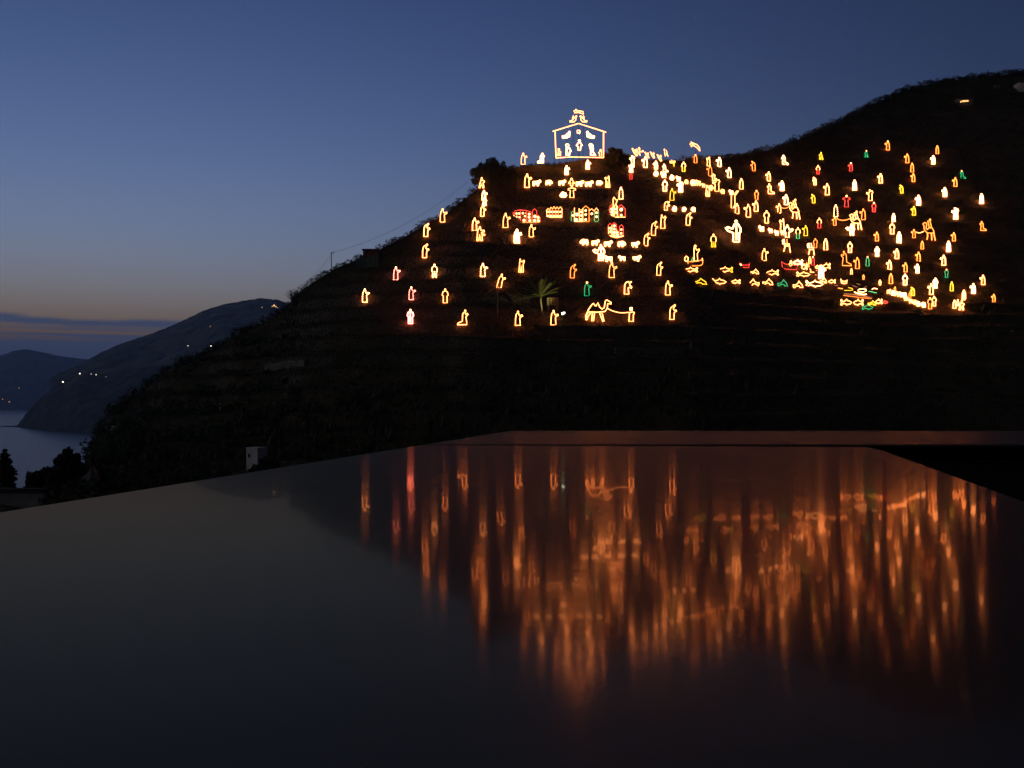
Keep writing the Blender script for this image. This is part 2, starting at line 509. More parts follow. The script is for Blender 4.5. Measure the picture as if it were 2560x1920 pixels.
# sheep ----------------------------------------------------------------
SHEEP = {
 'stand': ([(-.6,.72),(-.56,.4),(-.55,.05),(-.36,.05),(-.32,.32),(.08,.32),(.13,.05),(.3,.05),(.33,.42),(.45,.6),(.62,.6),(.68,.8),(.5,.98),(.32,.86),(.1,.76)], 'sheep outline, head up'),
 'graze': ([(-.58,.85),(-.62,.5),(-.58,.05),(-.4,.05),(-.36,.36),(.02,.36),(.06,.05),(.24,.05),(.3,.38),(.56,.3),(.68,.5),(.45,.8),(.2,.95)], 'sheep outline, head low'),
 'lie': ([(-.62,.3),(-.5,.75),(-.1,.85),(.1,.98),(.35,.7),(.62,.3),(.4,.1),(-.4,.05)], 'lying sheep outline'),
}
HERD = '''
P0 stand 425 1380 1490 R w 26
P0 graze 640 1385 1470 R w 26
P0 stand 865 1380 1475 R w 26
P0 stand 1170 1390 1495 R w 26
P0 stand 1330 1395 1500 R w 26
P0 graze 1512 1395 1470 R w 30
P0 lie 885 1590 1680 L w 40
P6 graze 140 262 365 L w 30
P6 stand 335 270 370 R w 24
P6 stand 555 285 395 R w 26
P6 graze 790 295 395 R w 28
P6 stand 1025 300 405 R w 26
P6 stand 555 540 655 L w 26
P6 stand 795 545 638 L w 24
P6 stand 1050 540 650 R w 24
P3 lie 690 600 690 L w 42
P3 stand 820 615 725 L w 34
P3 lie 965 670 760 L w 40
P3 stand 1078 692 785 L w 36
P3 graze 1215 755 830 L c 22
P3 graze 1328 758 858 L w 30
P3 stand 1420 758 860 L c 28
P3 stand 1510 815 890 L c 20
P3 graze 1640 850 945 R c 26
P3 graze 1840 918 1000 L c 22
P3 stand 1990 930 1015 L w 28
P3 lie 1010 1210 1298 L w 40
P3 graze 1180 1228 1305 R w 26
P3 graze 1335 1228 1312 L w 26
P9 stand 440 25 130 L w 34
P9 stand 595 70 155 L w 30
P9 stand 700 105 195 L w 34
P9 stand 800 112 190 L c 28
P10 stand 567 1125 1205 R c 26
P10 lie 640 1145 1232 L w 36
P10 stand 692 1150 1245 L c 30
P10 stand 738 1165 1258 L c 30
P10 stand 790 1172 1265 L w 32
P10 graze 838 1185 1270 L w 32
P10 stand 855 1240 1325 L c 30
P10 stand 940 1285 1370 L c 28
P10 graze 1012 1312 1392 L c 28
P10 lie 1075 1335 1420 L w 34
P10 graze 1165 1352 1442 L w 36
'''
SG = 'sheep outlines of lights in rows'
for ln in HERD.strip().split('\n'):
    t, k, cx, y0, y1, fc, c, w = ln.split(); cx, y0, y1, w = float(cx), float(y0), float(y1), float(w)
    out, txt = SHEEP[k]; H = y1-y0; sg = 1 if fc == 'R' else -1
    sc = TILES[t][2]/2212*KP
    px0, py0, D = place(t, cx, y1)
    mb = MB(); s2 = sc*D/F
    mb.flat_tube([((sg*p[0]*H)*s2, (p[1]*H)*s2) for p in out], w*s2*.26, True)
    # an inner loop of bulbs fills the fleece
    mb.flat_tube([((sg*(p[0]*.55-.02)*H)*s2, ((p[1]-.5)*.3+.55)*H*s2) for p in out], w*s2*.24, True)
    o = mb.build('sheep_figure', GL[c]); o.scale = (1 if t in ('P0', 'P6') else .64, 1, 1); o.location = ((px0-CX)/F*D, D, (HOR-py0)/F*D)
    tag(o, None, 'light sheep', SG)
    a, b = tp(t, cx, (y0+y1)/2)
    FIG.append((o, CN[c]+' '+txt+', facing '+('right' if sg > 0 else 'left'), a, b, SG))

# fish ------------------------------------------------------------------
FISH = {
 'swim': [(.5,.42),(.32,.62),(.1,.72),(.04,.95),(-.06,.7),(-.3,.52),(-.44,.9),(-.5,.8),(-.42,.45),(-.5,.08),(-.42,.02),(-.28,.32),(0,.18),(.04,.02),(.12,.16),(.36,.2)],
 'leap': [(.5,.06),(.42,.45),(.24,.7),(.08,.97),(.02,.72),(-.16,.5),(-.36,.42),(-.48,.5),(-.5,.28),(-.4,.02),(-.28,.2),(-.05,.32),(.16,.28),(.22,.06),(.32,.12)],
}
SHOAL = '''
P6b swim 1295 787 235 90 L c 26
P6b swim 1895 785 250 105 L q 24
P6b leap 1440 993 260 115 R y 24
P6b swim 1782 990 250 115 R c 24
P6b swim 2068 993 155 80 L c 26
P9 leap 325 822 135 95 R c 24
P9 swim 630 835 210 105 L c 24
P9 leap 315 1008 170 130 L c 24
P9 leap 550 1000 175 120 R c 26
P9 leap 805 1018 170 130 R g 22
P9 leap 1072 1045 165 130 R c 26
P9 swim 1355 1028 300 130 R w 32
P9 swim 1162 865 235 95 R c 26
P9 swim 1657 988 122 72 L c 24
P9 swim 1565 722 125 115 L c 26
P9 swim 1070 662 165 105 L w 44
P9 swim 1180 735 100 110 L c 32
P9 swim 1225 705 80 90 L o 24
P9 swim 1410 740 80 70 L c 28
P9 leap 1510 972 110 110 R c 30
P9 swim 1905 1348 190 115 R c 30
P9 swim 2115 1350 165 125 L c 28
P10 leap 277 1365 135 85 R y 32
P10 swim 395 1335 110 100 L c 30
P10 swim 495 1347 110 60 R r 34
P10 swim 200 1432 190 105 R g 22
'''
FG = 'fish outlines of lights along the lower terrace'
for ln in SHOAL.strip().split('\n'):
    t, k, cx, cy, W, H, fc, c, w = ln.split(); cx, cy, W, H, w = map(float, (cx, cy, W, H, w))
    sg = 1 if fc == 'R' else -1; y1 = cy+H/2; out = FISH[k]
    def T(p): return (cx+sg*p[0]*W, y1-p[1]*H)
    bc = 'c' if c == 'q' else c
    tail = [p for p in out if p[0] < -.25]; bodyp = [T(p) for p in out]
    i0 = next(i for i, p in enumerate(out) if p[0] < -.2); i1 = max(i for i, p in enumerate(out) if p[0] < -.2)
    parts = [('body', bc, w, [([T(p) for p in out[i1:]+out[:i0+1]], False)], False),
             ('tail', 'y' if c == 'q' else bc, w, [([T(p) for p in out[i0:i1+1]], False)], False)]
    root, px, py, D = composite('fish_figure', t, (cx, y1), parts)
    tag(root, None, 'light fish', FG)
    nm = {'q':'yellow-tailed cream','g':'green','r':'red'}.get(c, CN[c])
    a, b = tp(t, cx, cy)
    FIG.append((root, ('long ' if W > 200 else 'short ')+nm+(' leaping' if k == 'leap' else '')+' fish outline, facing '+('right' if sg > 0 else 'left'), a, b, FG))

# ------------------------------------------------------------------ the big pieces of the crib
D_ST = float(interp(1251, RIDGE_D))*.985
def big(name, label, cat, tile, foot, parts, **k):
    root, px, py, D = composite(name, tile, foot, parts, **k); tag(root, label, cat)
    return root, D
def wins(pts, r=24): return [[((x, y, rr[0] if rr else r),), 'disc'] for x, y, *rr in pts]
r0, _ = big('stable_outline', 'large gabled stable outlined in cream lights on the hilltop', 'light stable', 'P0', (1165, 1000), [
  ('roof_outline', 'c', 30, [([(705,542),(1150,405),(1625,557)], False)], False),
  ('post_outline', 'c', 30, [([(745,548),(752,780),(762,1000)], False)], False),
  ('post_outline', 'c', 32, [([(1582,560),(1580,1000)], False)], False),
  ('floor_outline', 'c', 28, [([(762,1002),(1000,985),(1290,990),(1580,996)], False)], False)], D=D_ST+.5, pole=True, ang=0)
g0 = terr(1251, D_ST); zb = r0.location.z
mb = MB()
for x in (-4.6, 0, 4.6): mb.tube([(x, .25, terr(CX+F*(r0.location.x+x)/D_ST, D_ST)-zb-.5), (x, .25, .2)], .05, 5)
mb.build('support_frame', M_POLE, r0)
big('comet_star', 'cream five-pointed comet star above the stable gable', 'light star', 'P0', (1150, 400), [
  ('star', 'c', 24, [([(1105,158),(1115,180),(1140,182),(1122,200),(1130,225),(1105,212),(1080,228),(1085,203),(1065,188),(1095,180)], True)], False),
  ('comet_tail', 'c', 26, [([(1130,182),(1228,200),(1235,245),(1185,225),(1135,212)], True)], False)], D=D_ST+.3, pole=True, ang=0)
for sx, side, face in ((-1, 'left', 'right'), (1, 'right', 'left')):
    X = lambda x: 1147+sx*(x-1147)
    big('angel_figure', 'cream angel outline with a trailing robe, above the stable, '+side+' of the gable tip', 'light angel', 'P0', (X(1235), 395), [
      ('robe', 'c', 24, [([(X(1188),300),(X(1190),345),(X(1225),380),(X(1295),380),(X(1300),362),(X(1250),352),(X(1235),310)], True)], False),
      ('head', 'c', 22, [(circ(X(1185),282,10), True)], False),
      ('wing', 'c', 24, [([(X(1215),310),(X(1235),272),(X(1248),300),(X(1240),335)], True)], False)], D=D_ST+.3, pole=True, ang=0)
    big('angel_figure', 'bold white angel outline lying in the upper '+side+' of the stable', 'light angel', 'P0', (X(1355), 672), [
      ('robe', 'w', 52, [([(X(1295),565),(X(1305),630),(X(1350),648),(X(1420),652),(X(1425),630),(X(1370),622),(X(1335),585)], True)], False),
      ('head', 'w', 30, [(circ(X(1303),556,14), True)], False)], D=D_ST, pole=True, ang=0)
big('star_figure', 'small white blocky star under the stable gable', 'light star', 'P0', (1150, 590), [
  ('star', 'w', 28, [([(1128,525),(1172,525),(1175,560),(1165,585),(1150,560),(1130,575)], True)], False)], D=D_ST, pole=True, ang=0)
def st(label, parts, foot): 
    r, _ = big('crib_figure', label, 'light figure', 'P0', foot, parts, D=D_ST, pole=True, ang=0)
st('bold white child figure floating in the middle of the stable', [
  ('robe', 'w', 36, [([(1150,735),(1112,790),(1140,800),(1145,870),(1180,870),(1190,795),(1215,790),(1180,735)], True)], False), ('head', 'w', 34, [(circ(1165,705,16), True)], False)], (1165, 885))
st('bold white robed figure standing inside the stable, facing right', [
  ('robe', 'w', 50, [([(945,825),(940,955),(985,955),(1000,900),(1015,885),(990,830)], True)], False), ('head', 'w', 36, [(circ(955,785,26), True)], False)], (965, 970))
st('bold white kneeling figure inside the stable, facing left', [
  ('robe', 'w', 46, [([(1350,830),(1395,780),(1400,900),(1445,950),(1360,950),(1365,860)], True)], False), ('head', 'w', 40, [(circ(1360,782,24), True)], False)], (1375, 970))
st('thin cream figure in the lower left corner of the stable', [
  ('robe', 'c', 20, [([(800,880),(790,965),(805,965),(815,900),(828,965),(840,965),(838,910),(848,900),(822,880)], True)], False), ('head', 'c', 26, [(circ(808,855,14), True)], False)], (815, 975))
st('thin cream figure in the lower right corner of the stable', [
  ('robe', 'c', 20, [([(1520,890),(1490,915),(1510,925),(1512,972),(1545,972),(1545,890)], True)], False), ('head', 'c', 24, [(circ(1532,868,12), True)], False)], (1525, 978))
big('arrow_angel', 'cream arrow-shaped angel outline amid the sheep row under the stable', 'light angel', 'P0', (1030, 1482), [
  ('wing', 'c', 24, [([(1025,1370),(975,1440),(995,1450),(1015,1430)], False), ([(1035,1370),(1085,1440),(1065,1450),(1045,1430)], False)], False),
  ('robe', 'c', 24, [([(1012,1425),(1010,1480),(1050,1480),(1048,1425)], False)], False), ('head', 'c', 24, [(circ(1028,1362,12), True)], False)])
big('comet_star', 'cream comet star with a long tail above the right ridge', 'light star', 'P3', (1372, 270), [
  ('star', 'c', 26, [([(1300,95),(1310,120),(1338,118),(1325,145),(1345,165),(1315,165),(1305,190),(1298,160),(1278,138),(1302,125)], True)], False),
  ('comet_tail', 'c', 24, [([(1335,125),(1400,150),(1440,195),(1450,260),(1425,235),(1400,200),(1340,165)], True)], False)], pole=True)
for lb, (ox, oy), sc_, hc in (('bold cream winged angel outline at the left end of the ridge choir', (250,270), 1.0, 1), ('cream flying angel outline, second from the left in the ridge choir', (690,400), .82, 0),
    ('cream flying angel outline, third from the left in the ridge choir', (880,390), .85, 0), ('cream flying angel outline, lowest of the four in a slanting row', (1115,480), .9, 0)):
    q = lambda *p: [(ox+x*sc_, oy+y*sc_) for x, y in p]
    big('angel_figure', lb, 'light angel', 'N', q((200, 330))[0], [
      ('robe', 'c', 44*sc_, [(q((60,60),(60,110),(110,190),(170,280),(215,270),(180,180),(120,90)), True)], False),
      ('wing', 'c', 40*sc_, [(q((130,100),(175,40),(195,110),(160,140)), True)], False),
      ('head', 'c', 36*sc_, [(circ(*q((45,40))[0], 18*sc_), True)], False)], pole=True)
big('angel_figure', 'cream angel with a tall pointed wing, behind the ridge choir leader', 'light angel', 'N', (570, 560), [
  ('wing', 'c', 36, [([(520,250),(470,360),(490,450),(570,540),(540,450),(545,280)], True)], False), ('head', 'c', 46, [(circ(650,385,18), True)], False), ('arm', 'c', 44, [([(570,410),(640,395)], False)], False)], pole=True)
big('angel_figure', 'upright cream angel outline highest above the ridge, left of the comet', 'light angel', 'N', (1450, 600), [
  ('robe', 'c', 40, [([(1400,380),(1410,480),(1430,570),(1460,480),(1520,570),(1480,440),(1470,360)], False)], False), ('head', 'c', 44, [(circ(1400,335,14), True)], False)], pole=True)
big('angel_figure', 'cream diving angel outline with two rounded wings on the ridge', 'light angel', 'N', (1735, 950), [
  ('wing', 'c', 40, [([(1640,690),(1690,760),(1740,720),(1780,740),(1720,800)], False), ([(1660,760),(1580,730),(1590,790),(1680,790)], False)], False),
  ('robe', 'y', 40, [([(1690,790),(1735,930),(1740,800)], True)], False)], pole=True)

def palace(name, label, cat, tile, foot, lines, windows, wr):
    parts = list(lines)+[('window_light', 'w' if len(q) < 4 else q[3], 1, [([(q[0], q[1], q[2] if len(q) > 2 else wr)], 'disc')], False) for q in windows]
    return big(name, label, cat, tile, foot, parts)
palace('palace_outline', 'domed palace outlined in red lights with round cream windows', 'light palace', 'P2', (518, 938), [
  ('wall_outline', 'r', 17, [([(280,935),(278,800),(300,765),(322,800),(322,740),(420,722),(530,735),(625,770),(625,935)], False), ([(425,725),(425,935)], False), ([(530,738),(530,935)], False)], False),
  ('tower_outline', 'r', 17, [([(630,935),(630,745),(665,705),(705,745),(705,930)], False), ([(705,830),(735,822),(760,860),(760,935)], False)], False),
  ('base_outline', 'o', 18, [([(280,935),(520,940),(760,935)], False)], False)],
  [(300,830),(300,910,28),(355,785,18),(400,785,18),(355,842,16),(405,848,16),(378,900),(465,780,20),(510,780,12,'o'),(500,832,16),(485,905,26),(573,798),(573,850),(585,912),(672,838,28),(668,908,26),(728,858,22),(732,912)], 23)
palace('arcade_outline', 'arcade of five pointed bays outlined in cream lights', 'light palace', 'P2', (1008, 858), [
  ('wall_outline', 'c', 18, [([(875,852),(875,730),(900,700),(925,732),(948,678),(975,708),(1003,668),(1030,708),(1055,672),(1080,708),(1115,670),(1142,712),(1142,850)], True)], False),
  ('pier_outline', 'o', 16, [([(x, 715), (x, 850)], False) for x in (925, 975, 1030, 1080)], False)],
  [(x, y, 19) for x in (900,950,1003,1055,1113) for y in (758, 828)], 19)
palace('palace_outline', 'palace of cream towers with green-lit ends and round windows', 'light palace', 'P2', (1540, 930), [
  ('wall_outline', 'c', 18, [([(1355,690),(1355,928)], False), ([(1362,785),(1435,785),(1435,700)], False), ([(1440,925),(1440,722),(1500,722)], False), ([(1500,920),(1500,700)], False), ([(1360,925),(1500,925)], False)], False),
  ('tower_outline', 'o', 20, [([(1502,700),(1550,655),(1610,700),(1610,925),(1500,925)], False)], False),
  ('roof_outline', 'c', 18, [([(1612,735),(1655,705),(1698,745),(1735,690),(1772,735)], False)], False),
  ('end_tower', 'g', 20, [([(1300,925),(1300,770),(1325,745),(1350,775),(1350,925)], True)], False),
  ('end_tower', 'g', 20, [([(1700,750),(1700,905),(1715,922),(1760,922),(1772,905),(1772,745)], False)], False)],
  [(1400,805,30),(1330,820,20),(1385,895,30),(1475,760,20),(1475,820,20),(1475,890,24),(1550,735),(1550,805),(1550,890),(1655,790),(1738,770),(1738,840)], 22)
palace('church_outline', 'red church outline with a large round cream window', 'light church', 'B', (880, 875), [
  ('wall_outline', 'r', 36, [([(900,560),(940,500),(1010,430),(1085,520),(1150,580),(1150,865)], False), ([(608,870),(605,540),(630,490),(700,440)], False)], False),
  ('tower_outline', 'c', 44, [([(720,860),(720,520)], False), ([(765,860),(765,520),(810,420),(868,500),(885,860)], False)], False),
  ('base_outline', 'c', 40, [([(612,865),(900,868),(1150,865)], False)], False)],
  [(1010,605,66),(1010,805,46),(675,590,48),(690,690,52),(660,800,40),(825,590,40),(830,710,40)], 45)
big('robed_figure', 'cream figure with a raised arm rising behind the red church roof', 'light figure', 'B', (790, 560), [
  ('robe', 'c', 44, [([(735,550),(730,240),(770,190),(820,270),(890,260),(850,340),(835,400),(850,550)], False)], False), ('head', 'c', 50, [(circ(765,200,14), True)], False)])
palace('castle_outline', 'red castle outline with three pointed towers and curved base', 'light castle', 'B', (820, 1590), [
  ('wall_outline', 'r', 34, [([(572,1480),(560,1150),(630,1080),(680,1150),(770,1050),(850,1140),(850,1300),(900,1360)], False)], False),
  ('tower_outline', 'r', 36, [([(945,1500),(950,1200),(1015,1125),(1085,1210),(1085,1520)], False)], False),
  ('pier_outline', 'c', 36, [([(690,1150),(690,1520)], False), ([(840,1300),(840,1540)], False), ([(570,1200),(570,1480)], False)], False),
  ('base_outline', 'c', 60, [([(590,1500),(740,1570),(900,1565),(1085,1515)], False)], False)],
  [(635,1250,44),(645,1370,46),(770,1170,46),(770,1280,44),(765,1400,54),(765,1505,40),(880,1400,36),(890,1495,44),(1015,1295,36),(1010,1430,40)], 42)

big('camel_figure', 'two-humped cream camel outline on a lead, lowest on the hill', 'light camel', 'C', (520, 1040), [
  ('body', 'c', 50, [([(190,850),(290,610),(400,450),(460,390),(535,485),(565,475),(615,370),(680,520),(760,590),(840,540),(862,400),(880,310),(920,270),(1080,360),(1085,410),(960,400),(945,560),(870,670),(600,700),(300,690)], True)], False),
  ('leg', 'c', 50, [([(215,800),(200,960),(240,960)], False), ([(370,730),(270,850),(245,960)], False)], False),
  ('leg', 'c', 50, [([(425,730),(405,1000),(465,1000),(500,730)], False)], False),
  ('leg', 'c', 50, [([(680,730),(790,1025),(830,1005),(765,730)], False)], False),
  ('lead_rope', 'c', 42, [([(950,570),(1150,660),(1350,710),(1500,715),(1690,700)], False)], False)])
big('camel_driver', 'cream figure in a tall hat holding the lead of the two-humped camel', 'light figure', 'C', (1770, 1035), [
  ('robe', 'c', 48, [([(1710,700),(1692,1015),(1840,1015),(1845,780),(1885,715),(1840,690),(1750,705)], True)], False),
  ('hat', 'w', 60, [([(1730,540),(1800,540),(1790,640),(1740,640)], True)], False)])
def ridden(x0, x1, y0, y1, tile, label, rope, colr, rc):
    """a ridden camel drawn inside a box of the tile, head to the left"""
    q = lambda *p: [(x0+(x-1150)/450*(x1-x0), y0+(y-370)/680*(y1-y0)) for x, y in p]
    u = (y1-y0)/680; w = 55*u
    big('camel_figure', label, 'light camel', tile, ((x0+x1)/2, y1), [
      ('body', colr, w, [(q((1160,530),(1200,585),(1200,660),(1235,740),(1310,800),(1480,810),(1540,770),(1475,650),(1420,645),(1370,650),(1300,705),(1275,660),(1290,515),(1230,490)), True)], False),
      ('leg', colr, w*1.2, [(q((1315,800),(1322,900),(1300,1000)), False)], False),
      ('leg', colr, w*1.2, [(q((1450,820),(1465,1020)), False)], False),
      ('leg', colr, w*1.2, [(q((1525,780),(1580,1030)), False)], False),
      ('lead_rope', rc, 22 if tile != 'D' else 44, [(rope, False)], False)])
    big('rider_figure', label.split(' ')[0]+' rider figure seated on the '+label.split(', ')[1].split(' ')[0]+' ridden camel', 'light figure', tile, ((x0+x1)/2+.03*(x1-x0), y0+(640-370)/680*(y1-y0)), [
      ('robe', colr, w, [(q((1375,640),(1345,500),(1320,445),(1400,440),(1450,620)), True)], False),
      ('head', colr, w, [(circ(*q((1405,405))[0], 18*u), True)], False)], D=place(tile, (x0+x1)/2, y1)[2]-.15)
ridden(905, 1115, 1085, 1450, 'P4', 'cream ridden camel outline, leftmost of the three ridden camels', [(770,1228),(810,1248),(850,1252),(890,1238),(925,1215)], 'c', 'o')
ridden(1150, 1600, 370, 1050, 'D', 'cream ridden camel outline, middle of the three ridden camels', [(700,640),(800,690),(930,708),(1050,690),(1190,640)], 'c', 'o')
ridden(1150, 1380, -95, 298, 'P10', 'yellowish ridden camel outline, rightmost of the three ridden camels', [(1040,140),(1080,155),(1120,150),(1170,128)], 'o', 'c')
for t, kind, cx, y0, y1, c, w, lb in (('P4','offer',745,1160,1335,'c',30,'cream leader figure with a lead to the leftmost ridden camel'),
      ('P4','offer',1705,1395,1545,'o',28,'orange leader figure with a lead to the middle ridden camel'), ('P10','offer',1000,85,240,'o',28,'orange leader figure with a lead to the rightmost ridden camel')):
    person(t, kind, cx, y0, y1, 'L', c, w); o = FIG.pop()[0]; o.name = 'camel_leader'; del o['group']; o['label'] = lb
for (x0, x1, y0, y1, lb, oc) in ((790, 950, 250, 500, 'bold cream mule outline with an orange rider, upper of the two mules', 'o'), (1225, 1360, 320, 550, 'bold cream mule outline, lower of the two mules, above the red boat', 'w')):
    q = lambda *p: [(x0+x*(x1-x0), y0+y*(y1-y0)) for x, y in p]
    big('mule_figure', lb, 'light mule', 'P9', ((x0+x1)/2, y1), [
      ('head', 'w', 34, [(q((.08,.12),(.25,.05),(.3,.3),(.12,.4)), True)], False),
      ('body', 'c', 32, [(q((.25,.38),(.85,.38),(.85,.5),(.3,.55)), True)], False),
      ('leg', 'c', 34, [(q((.38,.5),(.22,.9)), False)], False), ('leg', 'c', 34, [(q((.82,.48),(.95,.96)), False)], False),
      ('rider', oc, 30, [(q((.55,.05),(.62,.36)), False)], False)])

# boats -------------------------------------------------------------------
big('fishing_boat', 'orange-lit rowing boat outline carrying a cream fisherman', 'light boat', 'P6b', (1370, 735), [
  ('hull', 'o', 22, [([(1240,640),(1250,705),(1290,725),(1400,722),(1470,715),(1495,690),(1500,625)], False), ([(1245,650),(1330,652),(1420,640),(1495,615)], False)], False),
  ('prow', 'c', 24, [([(1490,590),(1495,640)], False)], False),
  ('net_bundle', 'c', 30, [([(1215,555),(1245,580),(1248,620),(1215,650),(1188,625),(1190,585)], True)], False),
  ('lantern', 'g', 24, [([(1330,570),(1345,600),(1325,640),(1300,630),(1318,595)], True)], False)])
big('fisherman_figure', 'cream fisherman outline with a bent arm standing in the boat', 'light figure', 'P6b', (1382, 640), [
  ('robe', 'c', 24, [([(1348,410),(1352,635),(1412,635),(1405,510),(1440,455),(1440,430),(1395,455),(1372,410)], True)], False),
  ('head', 'c', 30, [(circ(1368,382,14), True)], False)], D=place('P6b', 1370, 735)[2]-.2)
big('boat_figure', 'small red boat outline with a white lamp at its left end', 'light boat', 'P9', (150, 758), [
  ('hull', 'r', 18, [([(62,670),(100,710),(220,708),(235,680),(225,752),(100,750),(70,710)], True)], False), ('lamp', 'w', 1, [([(75,708,24)], 'disc')], False)])
big('boat_figure', 'larger red boat outline beside the bright cluster of fish', 'light boat', 'P9', (925, 802), [
  ('hull', 'r', 18, [([(785,650),(850,690),(960,712),(1065,712),(1048,790),(930,785),(815,770),(795,710)], True)], False)])
big('boatman_figure', 'short cream figure sitting in the larger red boat', 'light figure', 'P9', (945, 740), [
  ('robe', 'c', 34, [([(945,665),(915,695),(945,725),(968,700)], True)], False), ('head', 'c', 36, [(circ(950,648,10), True)], False)])
big('boat_figure', 'small bold cream boat outline with upturned ends beside the glowing pool', 'light boat', 'R', (400, 430), [
  ('hull', 'c', 56, [([(310,240),(330,370),(400,400),(500,390),(515,280),(450,330),(360,320)], True)], False)])
big('net_trail', 'short cream stick and spots trailing right of the red boat', 'light net', 'P9', (1300, 880), [
  ('stick', 'c', 26, [([(1275,775),(1295,800),(1280,830),(1350,835)], False)], False), ('bulb', 'o', 1, [([(1392,802,9)], 'disc')], False), ('bulb', 'o', 1, [([(1382,880,8)], 'disc')], False)])
big('light_pool', 'low pool of curved cream, orange and green light strips', 'light pool', 'R', (900, 940), [
  ('strip', 'w', 60, [([(770,690),(860,735),(1000,765),(1100,780),(1200,765)], False)], False),
  ('strip', 'w', 50, [([(900,630),(960,590),(1080,582),(1180,600),(1190,650),(1080,690),(900,680)], False)], False),
  ('strip', 'o', 44, [([(400,815),(600,835),(800,858),(1000,890),(1200,900),(1390,925)], False)], True),
  ('strip', 'k', 60, [([(400,755),(650,770),(850,800),(1100,830),(1380,890)], False)], False),
  ('strip', 'y', 34, [([(420,635),(620,640),(725,620),(700,570),(560,540)], False)], False),
  ('strip', 'o', 50, [([(200,560),(300,575),(365,580)], False)], False),
  ('strip', 'k', 40, [([(700,455),(780,495),(880,520)], False), ([(850,400),(980,440)], False), ([(1090,560),(1200,490)], False), ([(60,470),(200,480),(150,440)], False)], False),
  ('strip', 'w', 46, [([(1390,595),(1460,560),(1580,580)], False)], False),
  ('strip', 'g', 50, [([(1280,665),(1400,685),(1480,712),(1560,712)], False)], False)])

# ------------------------------------------------------------------ labels that tell the figures apart
MARKS = [('stable',1251,300),('red domed palace',1136,467),('five-bay arcade',1198,459),('green-ended palace',1265,463),('red church',1334,457),('red castle',1331,498),
 ('two-humped camel',1293,672),('palm',1170,640),('fishing boat',1500,560),('larger red boat',1705,573),('small red boat',1607,572),('ridge comet',1500,315),
 ('leftmost ridden camel',1714,455),('middle ridden camel',1848,477),('rightmost ridden camel',2005,498),('glowing pool',1860,626),('ridge choir',1390,328),
 ('teal-walled hut',795,548),('pine tree',1060,380)]
ORD = ['nearest','second nearest','third nearest','fourth nearest','fifth nearest','sixth nearest','seventh nearest','eighth nearest','ninth nearest','tenth nearest']
def direction(dx, dy):
    a = math.degrees(math.atan2(-dy, dx)) % 360
    return ['right of','up-right of','above','up-left of','left of','down-left of','below','down-right of'][int(((a+22.5) % 360)//45)]
buck = {}
for o, look, x, y, grp in FIG:
    nm, mx, my = min(MARKS, key=lambda m: math.hypot(m[1]-x, m[2]-y))
    buck.setdefault((look, direction(x-mx, y-my), nm), []).append((math.hypot(x-mx, y-my), o))
for (look, d, nm), lst in buck.items():
    lst.sort(key=lambda q: q[0])
    for i, (dist, o) in enumerate(lst):
        where = d+' the '+nm
        o['label'] = look+', '+(ORD[i]+' ' if len(lst) > 1 else '')+where

# ------------------------------------------------------------------ vegetation
def leaf_cloud(mb, centre, rad, n, size, flat=1.0):
    c = Vector(centre)
    for _ in range(n):
        d = Vector(rng.normal(size=3)); d.normalize(); d *= rng.random()**.4
        p = c+Vector((d.x*rad[0], d.y*rad[1], d.z*rad[2]))
        a = Vector(rng.normal(size=3)).normalized(); b = a.cross(Vector(rng.normal(size=3))).normalized(); s = size*(.6+.8*rng.random())
        mb.add([p-a*s, p+b*s*.5, p+a*s, p-b*s*.5], [(0, 1, 2, 3)])

def tree(name, label, cat, px, py, D, H, W, lobes, n, leaf, trunk=.12, trunk_h=.35, group=None):
    X = (px-CX)/F*D; Z = terr(px, D)
    root = empty(name, (X, D, Z), label, cat, group)
    mb = MB(); th = H*trunk_h
    mb.tube([(0,0,-.6),(0,0,th*.5),(.04*W,0,th),(.1*W,.02*W,H*.7)], [trunk*1.4, trunk, trunk*.8, trunk*.25], 7)
    for k, (lx, lz, lr) in enumerate(lobes):
        mb.tube([(0,0,th*.7),(lx*W*.5, .05*W*(-1)**k, (th+lz*H)*.5),(lx*W, .1*W*(-1)**k, lz*H)], [trunk*.6, trunk*.4, trunk*.15], 5)
    mb.build('trunk', M_BARK, root)
    mb = MB(); tot = sum(l[2]**2 for l in lobes)
    for lx, lz, lr in lobes:
        k = int(n*lr*lr/tot)
        leaf_cloud(mb, (lx*W, rng.normal()*.08*W, lz*H), (lr*W, lr*W, lr*W*.8), int(k*.7), leaf)
        for _ in range(10):
            d = Vector(rng.normal(size=3)).normalized()*lr*W*rng.uniform(.8, 1.15)
            leaf_cloud(mb, (lx*W+d.x, d.y, lz*H+d.z*.8), (lr*W*.3,)*3, max(3, int(k*.03)), leaf)
    mb.build('crown', M_LEAF, root)
    return root
# pine left of the stable: spreads over columns 1015..1115, rows 340..405
tree('pine_tree', 'dark spreading pine on the hill edge left of the stable', 'tree', 1066, 400, 170, 5.0, 7.0,
     [(-.44,.22,.11),(-.46,.5,.13),(-.3,.62,.15),(-.22,.42,.2),(-.04,.82,.17),(-.08,.62,.2),(.02,.4,.24),(.16,.62,.2),(.34,.5,.17),(.3,.28,.2),(-.08,.2,.18),(.48,.25,.13)], 9000, .19, .22, .3)
tree('round_bush', 'dark rounded bush on the hilltop right of the stable', 'bush', 1328, 345, 186, 3.9, 4.6,
     [(-.26,.5,.24),(-.1,.82,.16),(.1,.7,.22),(.3,.5,.22),(.45,.28,.2),(-.35,.22,.22),(0,.3,.3)], 6500, .18, .12, .3)
